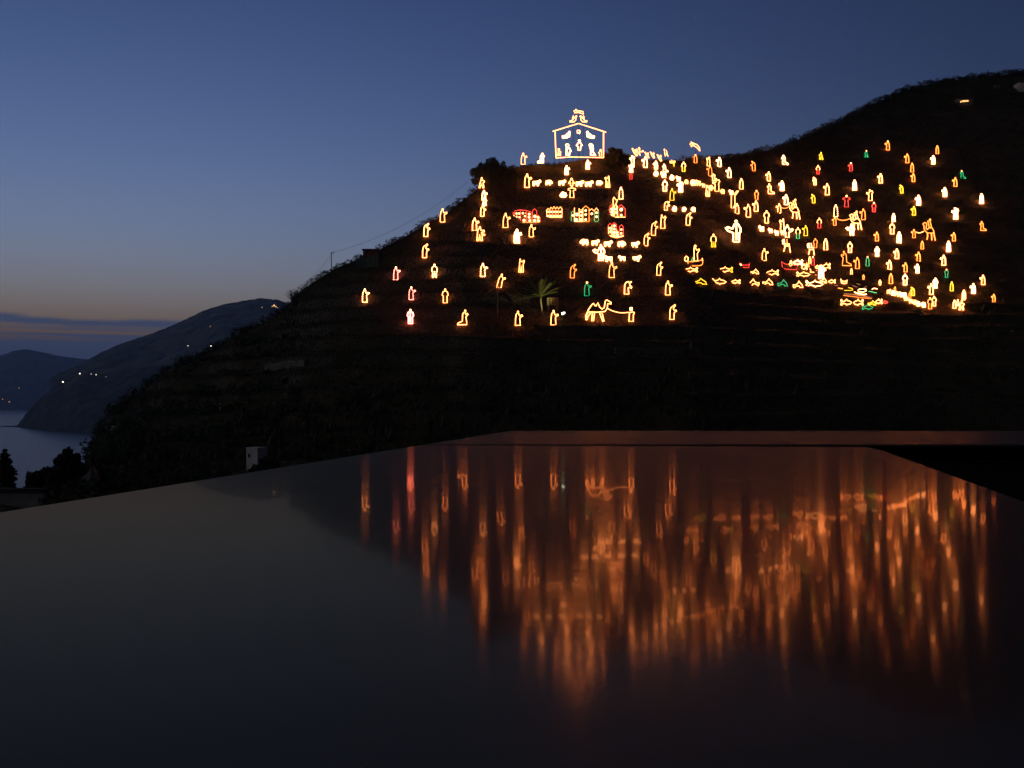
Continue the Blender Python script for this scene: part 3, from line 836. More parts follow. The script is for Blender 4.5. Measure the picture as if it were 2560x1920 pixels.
# bare shrub at the left shoulder
def bare_shrub(name, label, px, D, H):
    root = empty(name, ((px-CX)/F*D, D, terr(px, D)-.1), label, 'shrub'); 
    for k in range(4):
        mb = MB()
        for _ in range(9):
            a = rng.uniform(0, 2*PI); sp = rng.uniform(.2, .9)*H*.8; h = H*rng.uniform(.6, 1.05)
            p1 = (sp*.4*math.cos(a), sp*.4*math.sin(a), h*.5); p2 = (sp*math.cos(a), sp*math.sin(a), h)
            mb.tube([(0,0,0), p1, p2], [.03, .02, .008], 4)
            for _ in range(4):
                t = rng.uniform(.4, .9); q = Vector(p1).lerp(Vector(p2), t); e = q+Vector(rng.normal(size=3))*.3*H*.5; mb.tube([q, e], [.012, .005], 3)
        mb.build('branches', M_BARK, root)
bare_shrub('bare_shrub', 'leafless twiggy shrub on the left shoulder of the hill', 632, 149.5, 1.9)
# the far left foreground
tree('cypress_tree', 'narrow dark cypress against the water at the left edge', 'tree', 14, 1052, 54, 2.35, .95,
     [(.0,.12,.42),(.02,.3,.45),(.22,.45,.3),(0,.5,.42),(-.05,.68,.34),(-.08,.83,.22),(-.06,.95,.1)], 5000, .07, .08, .1)
tree('garden_tree', 'dark upright shrub tree rising over the bay, right of the cypress', 'tree', 146, 1045, 66, 2.8, 1.9,
     [(-.25,.3,.3),(.1,.3,.36),(-.2,.6,.24),(.06,.78,.16),(.25,.62,.2),(.3,.35,.3),(-.05,.5,.28)], 7000, .12, .09, .2)
tree('garden_bush', 'low spreading dark bush between the cypress and the shrub tree', 'bush', 98, 1056, 58, 1.45, 2.0,
     [(-.3,.45,.22),(0,.6,.26),(.25,.6,.26),(-.1,.25,.3),(.35,.3,.3),(-.38,.18,.18)], 6000, .10, .06, .3)
tree('house_tree', 'dark tree hiding the right half of the white house', 'tree', 568, 1022, 84, 2.2, 2.8,
     [(-.2,.3,.22),(0,.4,.25),(.22,.55,.25),(.35,.3,.25),(-.05,.2,.25),(.1,.7,.18)], 6000, .12, .09, .2)

# scrub all over the slope and along the skyline: nobody could count it
mb = MB()
def tuft(x, y, z, h, n):
    for _ in range(n):
        a = rng.uniform(0, 2*PI); s = h*rng.uniform(.5, 1.1); w = s*.16
        bx, by = x+rng.normal()*h*.35, y+rng.normal()*h*.35; tx, ty = bx+math.cos(a)*s*.45, by+math.sin(a)*s*.45
        dx, dy = -math.sin(a)*w, math.cos(a)*w
        mb.add([(bx-dx, by-dy, z-.1), (bx+dx, by+dy, z-.1), (tx, ty, z+s)], [(0, 1, 2)])
for _ in range(5200):
    px = rng.uniform(190, 2260); dr = float(interp(px, RIDGE_D)); db = float(interp(px, BASE_D))
    Y = db+(dr-db)*rng.random()
    tuft((px-CX)/F*Y, Y, terr(px, Y), rng.uniform(.25, .65), 5)
for _ in range(900):   # denser growth low on the slope, under the lights
    px = rng.uniform(190, 2260); dr = float(interp(px, RIDGE_D)); db = float(interp(px, BASE_D))
    Y = db+(dr-db)*.28*rng.random()
    tuft((px-CX)/F*Y, Y, terr(px, Y), rng.uniform(.6, 1.3), 9)
tag(mb.build('scrub', M_LEAF), 'dark scrub and dry grass over the terraces', 'scrub', kind='stuff')
mb = MB(); px = 205.0
while px < 2260:
    D = float(interp(px, RIDGE_D)); X = (px-CX)/F*D; z = terr(px, D)
    skip = 1110 < px < 1300 or 1345 < px < 1470
    big_ = px > 1640 or px < 640
    r = rng.uniform(.2, .85)*(1.1 if big_ else .95)*(D/190)
    if skip: r *= .35
    leaf_cloud(mb, (X, D-.3, z+r*.35), (r*1.3, r, r*.9), int(70 if r > .5 else 30), .16*(D/180)*(.7 if skip else 1))
    px += rng.uniform(3, 9)
for _ in range(420):   # bushes over the unlit upper hill on the right and the lower left flank
    if rng.random() < .65:
        px = rng.uniform(1680, 2260); dr = float(interp(px, RIDGE_D)); Y = dr*rng.uniform(.93, 1.0)
    else:
        px = rng.uniform(200, 640); dr = float(interp(px, RIDGE_D)); db = float(interp(px, BASE_D)); Y = db+(dr-db)*rng.uniform(.1, 1)
    r = rng.uniform(.5, 1.4); leaf_cloud(mb, ((px-CX)/F*Y, Y, terr(px, Y)+r*.4), (r*1.2, r, r*.8), 90, .2)
tag(mb.build('skyline_bushes', M_LEAF), 'low dark bushes along the skyline of the hill', 'bushes', kind='stuff')

mb = MB()
for _ in range(330):
    px = rng.uniform(110, 510); db = float(interp(px, BASE_D)); Y = rng.uniform(max(40, db*.62), db*1.05)
    r = rng.uniform(.6, 1.3)*Y/80; top_row = 995 if px > 230 else 1035
    X = (px-CX)/F*Y; z = max(terr(px, Y)+r*.3, (HOR-1085)/F*Y); z = min(z, (HOR-top_row)/F*Y-r*.8)
    leaf_cloud(mb, (X, Y, z), (r*1.3, r, r*.8), 70, .15)
for _ in range(150):
    px = rng.uniform(1880, 2330); Y = rng.uniform(13, 34); r = rng.uniform(.5, 1.0); X = (px-CX)/F*Y
    leaf_cloud(mb, (X, Y, min(terr(px, Y)+r*.4, (HOR-975)/F*Y-r)), (r*1.3, r, r*.8), 60, .14)
tag(mb.build('dark_undergrowth', M_LEAF), 'dense dark undergrowth filling the dip before the hill', 'undergrowth', kind='stuff')

# palm lit by a floodlight
Dp = hit(1171, 673); Dp = Dp if Dp else 128
Xp = (1170.5-CX)/F*Dp; Zp = (HOR-673)/F*Dp
pr = empty('palm_tree', (Xp, Dp, Zp), 'small palm with spread fronds lit greenish from below', 'tree')
M_FROND = plain('palm_frond', (.15, .16, .045), .6, .3, 3); M_PTR = plain('palm_trunk', (.28, .25, .15), .9, .5, 9, .5)
mb = MB(); mb.tube([(0,0,-.3),(-.05,0,.5),(-.2,0,1.45),(-.15,0,2.1)], [.13,.11,.14,.09], 8); mb.build('trunk', M_PTR, pr, True)
for k, (ex, ez, dy) in enumerate([(-.55,4.5,.1),(-2.2,4.2,.6),(-1.5,3.9,-.3),(-2.9,1.7,.2),(-1.3,2.2,-.8),(.7,4.5,-.3),(1.3,4.3,.5),(1.9,3.9,-.2),(2.3,4.6,.7),(2.2,2.6,.1),(1.1,3.6,-.9),(0,4.0,-1.2),(-.4,3.4,1.1),(2.9,3.3,-.5),(-3.0,3.2,-.4)]):
    mb = MB(); a = Vector((-.15, 0, 2.0)); e = Vector((ex*1.05, dy, 2+(ez-2)*1.1)); m = a.lerp(e, .55)+Vector((0, 0, .35))
    q = [a*(1-t)**2+m*2*t*(1-t)+e*t*t for t in np.linspace(0, 1, 12)]
    mb.tube(q, [.035*(1-.8*t) for t in np.linspace(0, 1, 12)], 4)
    for i in range(2, 12):
        tn = (q[i]-q[i-1]).normalized(); sd = tn.cross(Vector((0, 0, 1))).normalized()
        for s in (-1, 1):
            for h in (0, .5):
                p = q[i-1].lerp(q[i], h); L = .55*math.sin(PI*min(1, (i+h)/12.5))+.12
                t2 = p+sd*s*L*.75+tn*L*.7-Vector((0, 0, L*.25)); w = tn*.025
                mb.add([p-w, p+w, t2], [(0, 1, 2)])
    mb.build('frond', M_FROND, pr)
# lattice-fronted stone turret beside the palm
Dt = Dp+1.0; xt = (1194-CX)/F*Dt; zt = (HOR-672)/F*Dt; u = Dt/F
tr = empty('lattice_panel', (xt, Dt, zt), 'tan lattice panel with nine square openings beside the palm', 'panel')
mb = MB(); W_, H_ = 21*u, 29*u
for i in range(4): mb.box((-W_/2+W_*i/3, 0, H_*.72), (W_*.17, .06, H_*.55))
for j in range(4): mb.box((0, .012, H_*.47+j*H_*.165), (W_*1.12, .05, H_*.075))
mb.build('lattice', plain('tan_wood', (.3, .24, .13), .85, .3, 4), tr)
mb = MB(); mb.box((-W_*.44, .0, H_*.2), (W_*.12, .07, H_*.5)); mb.box((W_*.44, 0, H_*.2), (W_*.12, .07, H_*.5)); mb.build('leg', plain('tan_post', (.27, .21, .12), .85), tr)
# floodlight and the agave it lights
Dl = Dp-1.2
lx, lz = (1219-CX)/F*Dl, (HOR-676)/F*Dl
lr = empty('floodlight', (lx, Dl, terr(1219, Dl)), 'small white floodlight on a stake aimed at the palm', 'lamp')
dz = lz-terr(1219, Dl)
mb = MB(); mb.tube([(0, .05, -.2), (0, .05, dz)], .025, 6); mb.build('stake', M_POLE, lr)
mb = MB(); mb.tube([(-.32, 0, dz-.12), (.05, 0, dz+.02), (.1, 0, dz+.04)], [.16, .14, .05], 8); mb.build('housing', M_POLE, lr)
mb = MB(); mb.tube([(-.34, -.05, dz-.14), (.06, -.13, dz+.03)], [.15, .12], 8); mb.build('lens', glow('flood_lens', (.8, 1, .75), 6), lr)
ag = empty('agave_plant', ((1206-CX)/F*Dl, Dl, (HOR-691)/F*Dl), 'bright yellow-green agave clump glowing beside the floodlight', 'plant')
mb = MB()
for k in range(26):
    a = rng.uniform(-PI, PI); L = rng.uniform(.45, 1.0); up = rng.uniform(.3, 1.0)
    b = Vector((rng.normal()*.22, rng.normal()*.12, 0)); t = b+Vector((math.cos(a)*L*.8, math.sin(a)*L*.4, L*up)); w = Vector((0, 0, .07)).cross(t-b).normalized()*.06
    mb.add([b-w, b+w, t], [(0, 1, 2)])
mb.build('leaves', plain('agave_leaf', (.22, .3, .06), .5), ag)
ld = bpy.data.lights.new('flood_beam', 'SPOT'); ld.energy = 600/K; ld.color = (1, .95, .38); ld.spot_size = math.radians(84); ld.spot_blend = .6; ld.shadow_soft_size = .1
lo = bpy.data.objects.new('flood_beam', ld); COL.objects.link(lo); lo.parent = lr; lo.location = (-.45, -.25, dz-.1)
lo.rotation_euler = (Vector((-3.0, .9, 3.4))).to_track_quat('-Z', 'Y').to_euler()

# ------------------------------------------------------------------ hut, fence, pole, walls on the hill
Dh = 152.0
def P(px, py, D): return Vector(((px-CX)/F*D, D, (HOR-py)/F*D))
c = P(799, 549, Dh); u = Dh/F
hut = empty('hut', (c.x, c.y, c.z), 'small flat-roofed hut on the left skyline', 'hut')
mb = MB(); mb.box((0, 1.0, 7*u-.4), (30*u, 2.0, 15*u)); mb.build('wall', plain('hut_wall', (.09, .07, .05), .9, .3, 2), hut)
mb = MB(); mb.box((1*u, 1.0, 15.5*u-.4), (36*u, 2.5, 2.4*u)); mb.build('roof', plain('hut_roof', (.1, .06, .05), .9, .3, 3), hut)
mb = MB(); mb.box((-11.5*u, -.06, 6*u-.2), (4*u, .1, 11*u)); mb.build('door', plain('hut_door', (.2, .19, .17), .8), hut)
c = P(793, 572, Dh-3)
tw = empty('tarpaulin_fence', c, 'sagging teal tarpaulin fence just below the hut', 'fence')
mb = MB(); nx = 14
vs = []
for i in range(nx+1):
    x = (-24+48*i/nx)*u; top = (13+9*i/nx+1.2*math.sin(i*1.7))*u; yy = .015*math.sin(i*2.1)
    vs += [(x, yy, (1+1.5*i/nx)*u-.5), (x, yy, top)]
mb.add(vs, [(2*i, 2*i+2, 2*i+3, 2*i+1) for i in range(nx)]); mb.build('tarpaulin', plain('teal_sheet', (.05, .15, .14), .6), tw)
mb = MB()
for i in range(0, nx+1, 3): mb.tube([vs[2*i], (vs[2*i+1][0], vs[2*i+1][1], vs[2*i+1][2]+.1)], .035, 5)
mb.build('post', M_POLE, tw)
fr = P(856, 519, 157)
fen = empty('rustic_fence', fr, 'crooked rustic fence silhouetted on the left skyline', 'fence')
for dx, hgt, tl in ((-18,14,-5),(-6,9,0),(5,12,2),(13,15,0),(19,10,3)):
    mb = MB(); zg = terr(856+dx, 157)-fr.z; mb.tube([(dx*u, 0, zg-.3), ((dx+tl)*u, 0, zg+hgt*u)], .05, 5); mb.build('post', M_BARK, fen)
mb = MB(); mb.tube([(-18*u, .05, terr(838, 157)-fr.z+7*u), (19*u, .05, terr(875, 157)-fr.z+8*u)], .035, 4); mb.build('rail', M_BARK, fen)
pp = P(716, 589, 151); pp.z = terr(716, 151)
pol = empty('power_pole', pp, 'slender power pole on the left skyline carrying a cable', 'pole')
hp = (HOR-545)/F*151-pp.z
mb = MB(); mb.tube([(0, 0, -.4), (0, 0, hp)], [.07, .05], 7); mb.build('shaft', M_POLE, pol)
mb = MB(); mb.box((.1, 0, hp-.1), (.55, .08, .08)); mb.box((.32, 0, hp+.02), (.07, .07, .16)); mb.build('crossarm', M_POLE, pol)
def cable(label, a, b, sag, r=.018):
    o = empty('cable', a, label, 'cable'); mb = MB(); d = b-a
    mb.tube([d*t+Vector((0, 0, -sag*4*t*(1-t))) for t in np.linspace(0, 1, 24)], r, 4); mb.build('wire', M_POLE, o)
top = Vector((pp.x+.3, 151, pp.z+hp))
cable('thin black cable rising from the pole towards the pine', top, P(1012, 392, 170), 1.5)
cable('thin black cable dropping from the pole to the left shoulder', top, P(628, 628, 149), .8)
def wall_run(label, pts, h, mat=M_STONE):
    """a dry stone wall standing on the slope along picture points"""
    P3 = []
    for x, y in pts:
        D = hit(x, y) or 120; P3.append(Vector(((x-CX)/F*D, D, (HOR-y)/F*D)))
    o = empty('dry_stone_wall', P3[0], label, 'wall'); mb = MB()
    for a, b in zip(P3[:-1], P3[1:]):
        d = b-a; L = math.hypot(d.x, d.y); n = max(1, int(L/.55)); rz = math.atan2(d.y, d.x)
        for i in range(n):
            c = a+d*((i+.5)/n)-P3[0]
            for j in range(3):
                mb.box((c.x+rng.normal()*.03, c.y+rng.normal()*.03, c.z-.3+h*j/3+h/6), (L/n*1.03+rng.normal()*.03, .42+rng.normal()*.04, h/3+.02+rng.normal()*.02), rz+rng.normal()*.05)
    mb.build('stones', mat, o)
wall_run('long low dry stone wall across the dark lower slope', [(1328,763),(1390,763),(1450,762),(1511,763)], 1.0)
wall_run('low grey stone wall on the dark lower left slope', [(575,798),(620,790),(660,789)], .9)
wall_run('short pale stone wall edge by the white hut', [(372,938),(420,935),(465,931)], .7)
sc0 = hit(1493, 752) or 118
st_ = empty('garden_statue', P(1493, 757, sc0-.2), 'small pale statue-like stone standing over the long wall', 'statue')
mb = MB(); mb.tube([(0,0,-.2),(.02,0,.35),(-.05,0,.7),(.08,0,.95),(.14,0,1.1)], [.22,.24,.15,.14,.05], 8); mb.build('stone', M_STONE, st_, True)
gp = hit(1076, 682) or 125
u = gp/F; hg = empty('roof_frame', P(1075, 682, gp-.2), 'bare gabled roof frame on a single post under the leaning figure', 'frame')
M_FR = plain('weathered_wood', (.3, .28, .25), .8, .3, 3)
mb = MB(); mb.tube([(0, 0, -.3), (0, 0, 62*u)], .06, 6); mb.build('post', M_FR, hg)
for sd in (-1, 1):
    mb = MB(); mb.tube([(sd*26*u, 0, 46*u), (sd*10*u, 0, 58*u), (0, 0, 63*u)], .045, 5); mb.build('rafter', M_FR, hg)
# ------------------------------------------------------------------ houses
def house(name, label, px, py, D, w, h, dep, mat, windows=(), roof='flat', lit=None, rz=0.0):
    b = P(px, py, D)
    r = empty(name, b, label, 'house'); r.rotation_euler.z = rz
    mb = MB(); mb.box((0, dep/2, h/2-.5), (w, dep, h+1)); mb.build('wall', mat, r)
    mb = MB()
    if roof == 'gable':
        e = .3; mb.add([(-w/2-e,-e,h),(w/2+e,-e,h),(w/2+e,dep+e,h),(-w/2-e,dep+e,h),(-w/2-e,dep/2,h+w*.22),(w/2+e,dep/2,h+w*.22)], [(0,1,5,4),(2,3,4,5),(0,4,3),(1,2,5),(0,3,2,1)])
    else: mb.box((0, dep/2, h+.06), (w+.05, dep+.05, .12))
    mb.build('roof', M_TILE if roof == 'gable' else mat, r)
    for (x, z, ww, hh) in windows:
        mb = MB(); mb.box((x, -.02, z), (ww, .08, hh)); mb.build('window', lit or M_POLE, r)
    return r
house('white_house', 'pale two-storey house at the foot of the hill, half hidden by a tree', 544, 1021, 88, 1.25, 2.1, 1.3, M_WHITE, [(-.3, 1.5, .18, .3)], rz=-.45)
house('white_hut', 'tiny white hut on the dark left slope near the bay', 243, 936, (hit(243, 936) or 100)-.3, .45, .62, 1.2, M_WHITE, [(.12, .3, .12, .3)])
for x, w, lb in ((463, .24, 'slim white pillar, left one of a pair on the left slope'), (477, .34, 'broader white pillar, right one of a pair on the left slope')):
    D = hit(x, 884) or 105; o = empty('white_pillar', P(x, 884, D-.3), lb, 'pillar'); mb = MB(); mb.tube([(0,0,-.3),(0,0,.62)], [w*.45, w*.4], 8); mb.build('shaft', M_WHITE, o); mb = MB(); mb.box((0, 0, .66), (w*.9, w*.9, .08)); mb.build('cap', M_WHITE, o)
D = hit(2086, 226) or 270
house('hill_house', 'long low house with warm lit windows high on the dark right hill', 2086, 226, D-.5, 4.4, 1.5, 4, plain('house_render', (.3, .28, .25), .9), [(-1.4, .75, .35, .4), (-.55, .95, .9, .4), (.4, 1.05, .8, .35)], lit=glow('lit_window', (1, .45, .14), 2.2), rz=.12)
D = hit(2206, 196) or 290
house('pale_house', 'pale house at the right picture edge near the skyline', 2209, 196, D-.5, 2.6, 2.2, 4, M_WHITE, [(.5, 1.2, .4, .5)])
D = hit(2154, 190) or 290
house('grey_cabin', 'faint grey cabin on the dark hill left of the pale house', 2155, 190, D-.5, 1.4, .8, 2.5, plain('cabin', (.2, .2, .2), .9), [(.2, .4, .3, .3)])
# terrace house by the cypress: the pale wall below the garden
gb = empty('garden_wall', P(25, 1096, 43), 'pale rendered garden wall with a dark coping under the cypress', 'wall')
mb = MB(); mb.box((0, 0, .28), (2.9, .3, .75)); mb.build('wall', plain('grey_render', (.3, .3, .31), .9, .3, 1.5), gb)
mb = MB(); mb.box((0, -.02, .75), (3.1, .42, .16)); mb.build('coping', plain('dark_coping', (.04, .04, .04), .9), gb)

# ------------------------------------------------------------------ sea, headland, far mountains
m, n, l, b = new_mat('sea_water')
b.inputs['Base Color'].default_value = (.06, .09, .13, 1); b.inputs['Roughness'].default_value = .2; b.inputs['IOR'].default_value = 1.33
tc = n.new('ShaderNodeTexCoord'); t = n.new('ShaderNodeTexNoise'); t.inputs['Scale'].default_value = .06; t.inputs['Detail'].default_value = 8; t.inputs['Roughness'].default_value = .65
mp = n.new('ShaderNodeMapping'); mp.inputs['Scale'].default_value = (1, .35, 1); l.new(tc.outputs['Object'], mp.inputs[0]); l.new(mp.outputs[0], t.inputs['Vector'])
bp = n.new('ShaderNodeBump'); bp.inputs['Strength'].default_value = .8; bp.inputs['Distance'].default_value = 4; l.new(t.outputs['Fac'], bp.inputs['Height']); l.new(bp.outputs['Normal'], b.inputs['Normal'])
mb = MB(); mb.add([(-10000, -3000, SEA), (10000, -3000, SEA), (10000, 10000, SEA), (-10000, 10000, SEA)], [(0, 1, 2, 3)])
tag(mb.build('sea', m), kind='structure')

def range_mesh(name, sil, d_sil, shore, mat, label_kind='structure', rough=1.0, step=5):
    """a coastal range: rises from the shore to the skyline, then falls away behind"""
    x0, x1 = sil[0][0], sil[-1][0]; cols = np.arange(x0, x1+.1, step); V = []; R = 0
    S = np.concatenate([np.linspace(0, 1, 34), np.array([1.04, 1.12, 1.25, 1.5])])
    for px in cols:
        ry = float(interp(px, sil)); dr = float(interp(px, d_sil)); ds = float(interp(px, shore))
        zr = max((HOR-ry)/F*dr, SEA-5)
        for s in S:
            if s <= 1:
                Y = ds+(dr-ds)*s; prof = s**.8; z = SEA-2+(zr-SEA+2)*prof
                X = (px-CX)/F*Y
                nz = mnoise.fractal(Vector((X*.004, Y*.004, 1.7)), 1.0, 2.0, 5)
                z += nz*.10*(zr-SEA)*math.sin(PI*min(1, s))*rough+ (mnoise.noise(Vector((px*.35, 5, 1)))*.0011*dr if s > .97 else 0)
            else: Y = dr+min(dr-ds+300, 900)*(s-1); z = zr-(s-1)*1.6*(zr-SEA+30); X = (px-CX)/F*Y
            V.append((X, Y, z))
    R = len(S); C = len(cols)
    mb = MB(); mb.v = V; mb.f = [(c*R+r, (c+1)*R+r, (c+1)*R+r+1, c*R+r+1) for c in range(C-1) for r in range(R-1)]
    o = mb.build(name, mat); tag(o, kind=label_kind); return o
M_FAR = plain('wooded_slope', (.13, .15, .12), .95, .7, .02)
M_HEAD = plain('headland_rock', (.06, .075, .05), .95, .85, .035)
range_mesh('far_mountains', [(-2600,760),(-1400,700),(-700,770),(-300,745),(-120,790),(0,768),(30,757),(60,754),(95,762),(140,771),(190,776),(230,790),(300,800),(700,795)],
           [(-2600,8900),(700,8900)], [(-2600,8370),(700,8370)], M_FAR, step=8, rough=.6)
range_mesh('coastal_ridge', [(110,815),(150,797),(180,783),(220,760),(260,743),(320,723),(360,708),(400,690),(440,671),(480,658),(520,651),(560,644),(600,647),(640,662),(700,690),(800,700),(1000,730)],
           [(110,3300),(400,3600),(1000,3600)], [(110,3000),(400,2500),(1000,2400)], M_FAR, step=4)
range_mesh('headland', [(-60,926),(-10,924),(2,920.2),(14,919.6),(26,920),(38,918),(48,905),(60,888),(80,868),(100,849),(120,833),(135,826),(150,815),(170,808),(190,806),(215,808),(240,806),(280,800),(330,790),(420,790),(700,800)],
           [(-60,2950),(40,2850),(300,2600),(700,2500)], [(-60,2930),(40,2800),(110,2500),(180,2320),(300,2150),(700,1900)], M_HEAD, step=3)

# lamps of the villages on the far coast
def far_lamp(name, label, px, py, D, r, col, s):
    o = empty(name, P(px, py, D), label, 'lamp', None)
    mb = MB()
    mb.tube([(0, 0, -r), (0, 0, -r*.5), (0, 0, 0), (0, 0, r*.5), (0, 0, r)], [r*.2, r*.86, r, r*.86, r*.2], 8); mb.build('globe', glow('far_lamp', col, s), o)
    mb = MB(); mb.tube([(0, r*.6, -5*r), (0, r*.6, -r*.4)], r*.15, 5); mb.build('mast', M_POLE, o)
WH, OR = (1, .93, .75), (1, .5, .16)
for px, py, D, r, c, s, lb in ((136,825,2700,2.0,WH,3,'bright white lamp lowest on the headland edge'),(172.5,807,2700,1.8,WH,2.2,'bright white lamp on the headland brow'),
   (197,808,2640,1.1,WH,1.2,'fainter white lamp, left of a close pair on the headland'),(207.5,809.5,2640,1.5,(1,.85,.5),1.6,'warm white lamp, right of a close pair on the headland'),
   (229,814,2550,1.0,WH,.4,'very faint lamp right of the headland pair'),(406,747,3000,1.5,WH,1.5,'small white lamp mid-way up the coastal ridge'),
   (456,747.5,2900,2.2,WH,3,'bright white lamp on the coastal ridge by the dark slope'),(454.5,705,3200,1.5,OR,1.0,'small orange lamp above the bright lamp on the ridge'),
   (566,664,3350,1.6,OR,1.0,'dim orange lamp left of the ridge-top village cluster'),(592,660,3350,3.0,OR,2.0,'largest orange lamp of the ridge-top village cluster'),
   (596,662.5,3350,2.2,OR,1.6,'lower orange lamp of the ridge-top village cluster'),(600,665,3350,1.8,OR,1.0,'rightmost small orange lamp of the ridge-top cluster'),(588,662,3350,1.5,WH,1.2,'pale leftmost lamp of the ridge-top cluster'),
   (41,838,8300,4.2,OR,.9,'lone orange lamp on the far mountain slope'),(5.5,862.5,8200,4.2,OR,1.1,'orange shore lamp at the left picture edge'),(20,868,8200,5.0,OR,1.2,'larger orange shore lamp below the far mountain')):
    far_lamp('village_lamp', lb, px, py, D, r, c, s)

# ------------------------------------------------------------------ the polished parapet in front of the camera
h = .12
def ground(px, py): D = h*F/(py-HOR); return ((px-CX)/F*D, D)
m, n, l, b = new_mat('polished_slate')
n.remove(b); out = n['Material Output']
df = n.new('ShaderNodeBsdfDiffuse'); df.inputs['Color'].default_value = (.02, .021, .023, 1)
g1 = n.new('ShaderNodeBsdfGlossy'); g1.distribution = 'GGX'; g2 = n.new('ShaderNodeBsdfGlossy'); g2.distribution = 'GGX'; g2.inputs['Roughness'].default_value = .02
ge_ = n.new('ShaderNodeNewGeometry'); tg = n.new('ShaderNodeVectorMath'); tg.operation = 'CROSS_PRODUCT'; tg.inputs[1].default_value = (0, 1, 0); l.new(ge_.outputs['Normal'], tg.inputs[0])      # honed lengthwise: highlights stretch along the slab
g1.inputs['Anisotropy'].default_value = .27; l.new(tg.outputs[0], g1.inputs['Tangent'])
fr_ = n.new('ShaderNodeFresnel'); fr_.inputs['IOR'].default_value = 1.5
def scaled(pw, k, tint):
    # reflectance falls with steeper view; the dusty seal coat keeps it well under a clean mirror
    mm = n.new('ShaderNodeMath'); mm.operation = 'POWER'; mm.inputs[1].default_value = pw; l.new(fr_.outputs[0], mm.inputs[0])
    vm = n.new('ShaderNodeVectorMath'); vm.operation = 'SCALE'; vm.inputs[0].default_value = [c*k for c in tint]; l.new(mm.outputs[0], vm.inputs['Scale']); return vm.outputs[0]
g3 = n.new('ShaderNodeBsdfGlossy'); g3.distribution = 'GGX'; g3.inputs['Roughness'].default_value = .42
l.new(scaled(.6, .15, (1, .78, .50)), g1.inputs['Color']); l.new(scaled(1.2, .16, (1, .84, .56)), g3.inputs['Color']); l.new(scaled(2.6, .20, (1, .88, .7)), g2.inputs['Color'])
tc = n.new('ShaderNodeTexCoord'); t = n.new('ShaderNodeTexNoise'); t.inputs['Scale'].default_value = 9; t.inputs['Detail'].default_value = 5
l.new(tc.outputs['Object'], t.inputs['Vector']); mr = n.new('ShaderNodeMapRange'); mr.inputs[1].default_value = .3; mr.inputs[2].default_value = .7; mr.inputs[3].default_value = .074; mr.inputs[4].default_value = .10
l.new(t.outputs['Fac'], mr.inputs[0]); l.new(mr.outputs[0], g1.inputs['Roughness'])
df.inputs['Color'].default_value = (.06, .058, .055, 1)
a1 = n.new('ShaderNodeAddShader'); a2 = n.new('ShaderNodeAddShader')
l.new(df.outputs[0], a1.inputs[0]); l.new(g1.outputs[0], a1.inputs[1]); l.new(a1.outputs[0], a2.inputs[0]); l.new(g2.outputs[0], a2.inputs[1])
a3 = n.new('ShaderNodeAddShader'); l.new(a2.outputs[0], a3.inputs[0]); l.new(g3.outputs[0], a3.inputs[1]); l.new(a3.outputs[0], out.inputs['Surface'])
M_SLAB = m
Lf = ground(1100, 930.5); Ln = ground(0, 1105); kx = (Lf[0]-Ln[0])/(Lf[1]-Ln[1])
left = lambda y: Lf[0]+kx*(y-Lf[1])
Rf = ground(1890, 965.5); Rn = ground(2212, 1080); kr = (Rf[0]-Rn[0])/(Rf[1]-Rn[1])
right = lambda y: Rf[0]+kr*(y-Rf[1])
yj = ground(0, 960.0)[1]; yj2 = ground(0, 961.4)[1]; yj3 = ground(0, 964.8)[1]
def slab(name, label, pts, mat, wall_in=.06):
    o = empty(name, (pts[0][0], pts[0][1], -h-.05), label, 'parapet')
    P0 = [(x-pts[0][0], y-pts[0][1]) for x, y in pts]
    mb = MB(); mb.prism(P0, 0, .05); q = mb.build('coping', mat, o)
    bv = q.modifiers.new('bevel', 'BEVEL'); bv.width = .006; bv.segments = 3; bv.limit_method = 'ANGLE'
    cx = sum(p[0] for p in P0)/len(P0); cy = sum(p[1] for p in P0)/len(P0)
    def inn(p): d = Vector((cx-p[0], cy-p[1])); d.normalize(); return (p[0]+d.x*wall_in, p[1]+d.y*wall_in)
    mb = MB(); mb.prism([inn(p) for p in P0], -1.6, -.002); mb.build('wall', plain('dark_masonry', (.03, .029, .028), .95, .4, 5, .5), o)
    return o
rc = .10   # rounded far right corner of the slab
pts = [(left(-1.2), -1.2), (right(-1.2), -1.2)]
yR = yj3
c0 = (right(yR)-.02, yR)
pts += [(right(yR-.16), yR-.16), (right(yR-.16)+.012, yR-.07), (right(yR)-.03, yR-.02), (right(yR)-.12, yR), (left(yj2), yj2)]
slab('parapet_slab', 'broad polished dark slab in the foreground mirroring the lights', pts, M_SLAB)
slab('parapet_strip', 'narrow polished parapet crossing behind the foreground slab', [(left(yj), yj), (7.5, yj), (7.5, Lf[1]), (Lf[0], Lf[1])], M_SLAB)

# ------------------------------------------------------------------ haze
mv = bpy.data.materials.new('evening_air'); mv.use_nodes = True
nn = mv.node_tree.nodes; nn.remove(nn['Principled BSDF'])
pv = nn.new('ShaderNodeVolumePrincipled'); pv.inputs['Color'].default_value = (.5, .68, 1, 1); pv.inputs['Density'].default_value = 9e-5
pv.inputs['Anisotropy'].default_value = .55
mv.node_tree.links.new(pv.outputs[0], nn['Material Output'].inputs['Volume'])
HAZE = True
if HAZE:
    mb = MB(); mb.box((0, 3500, 205), (20100, 13100, 574)); tag(mb.build('haze', mv), 'thin blue evening air over the bay', 'haze', kind='stuff')

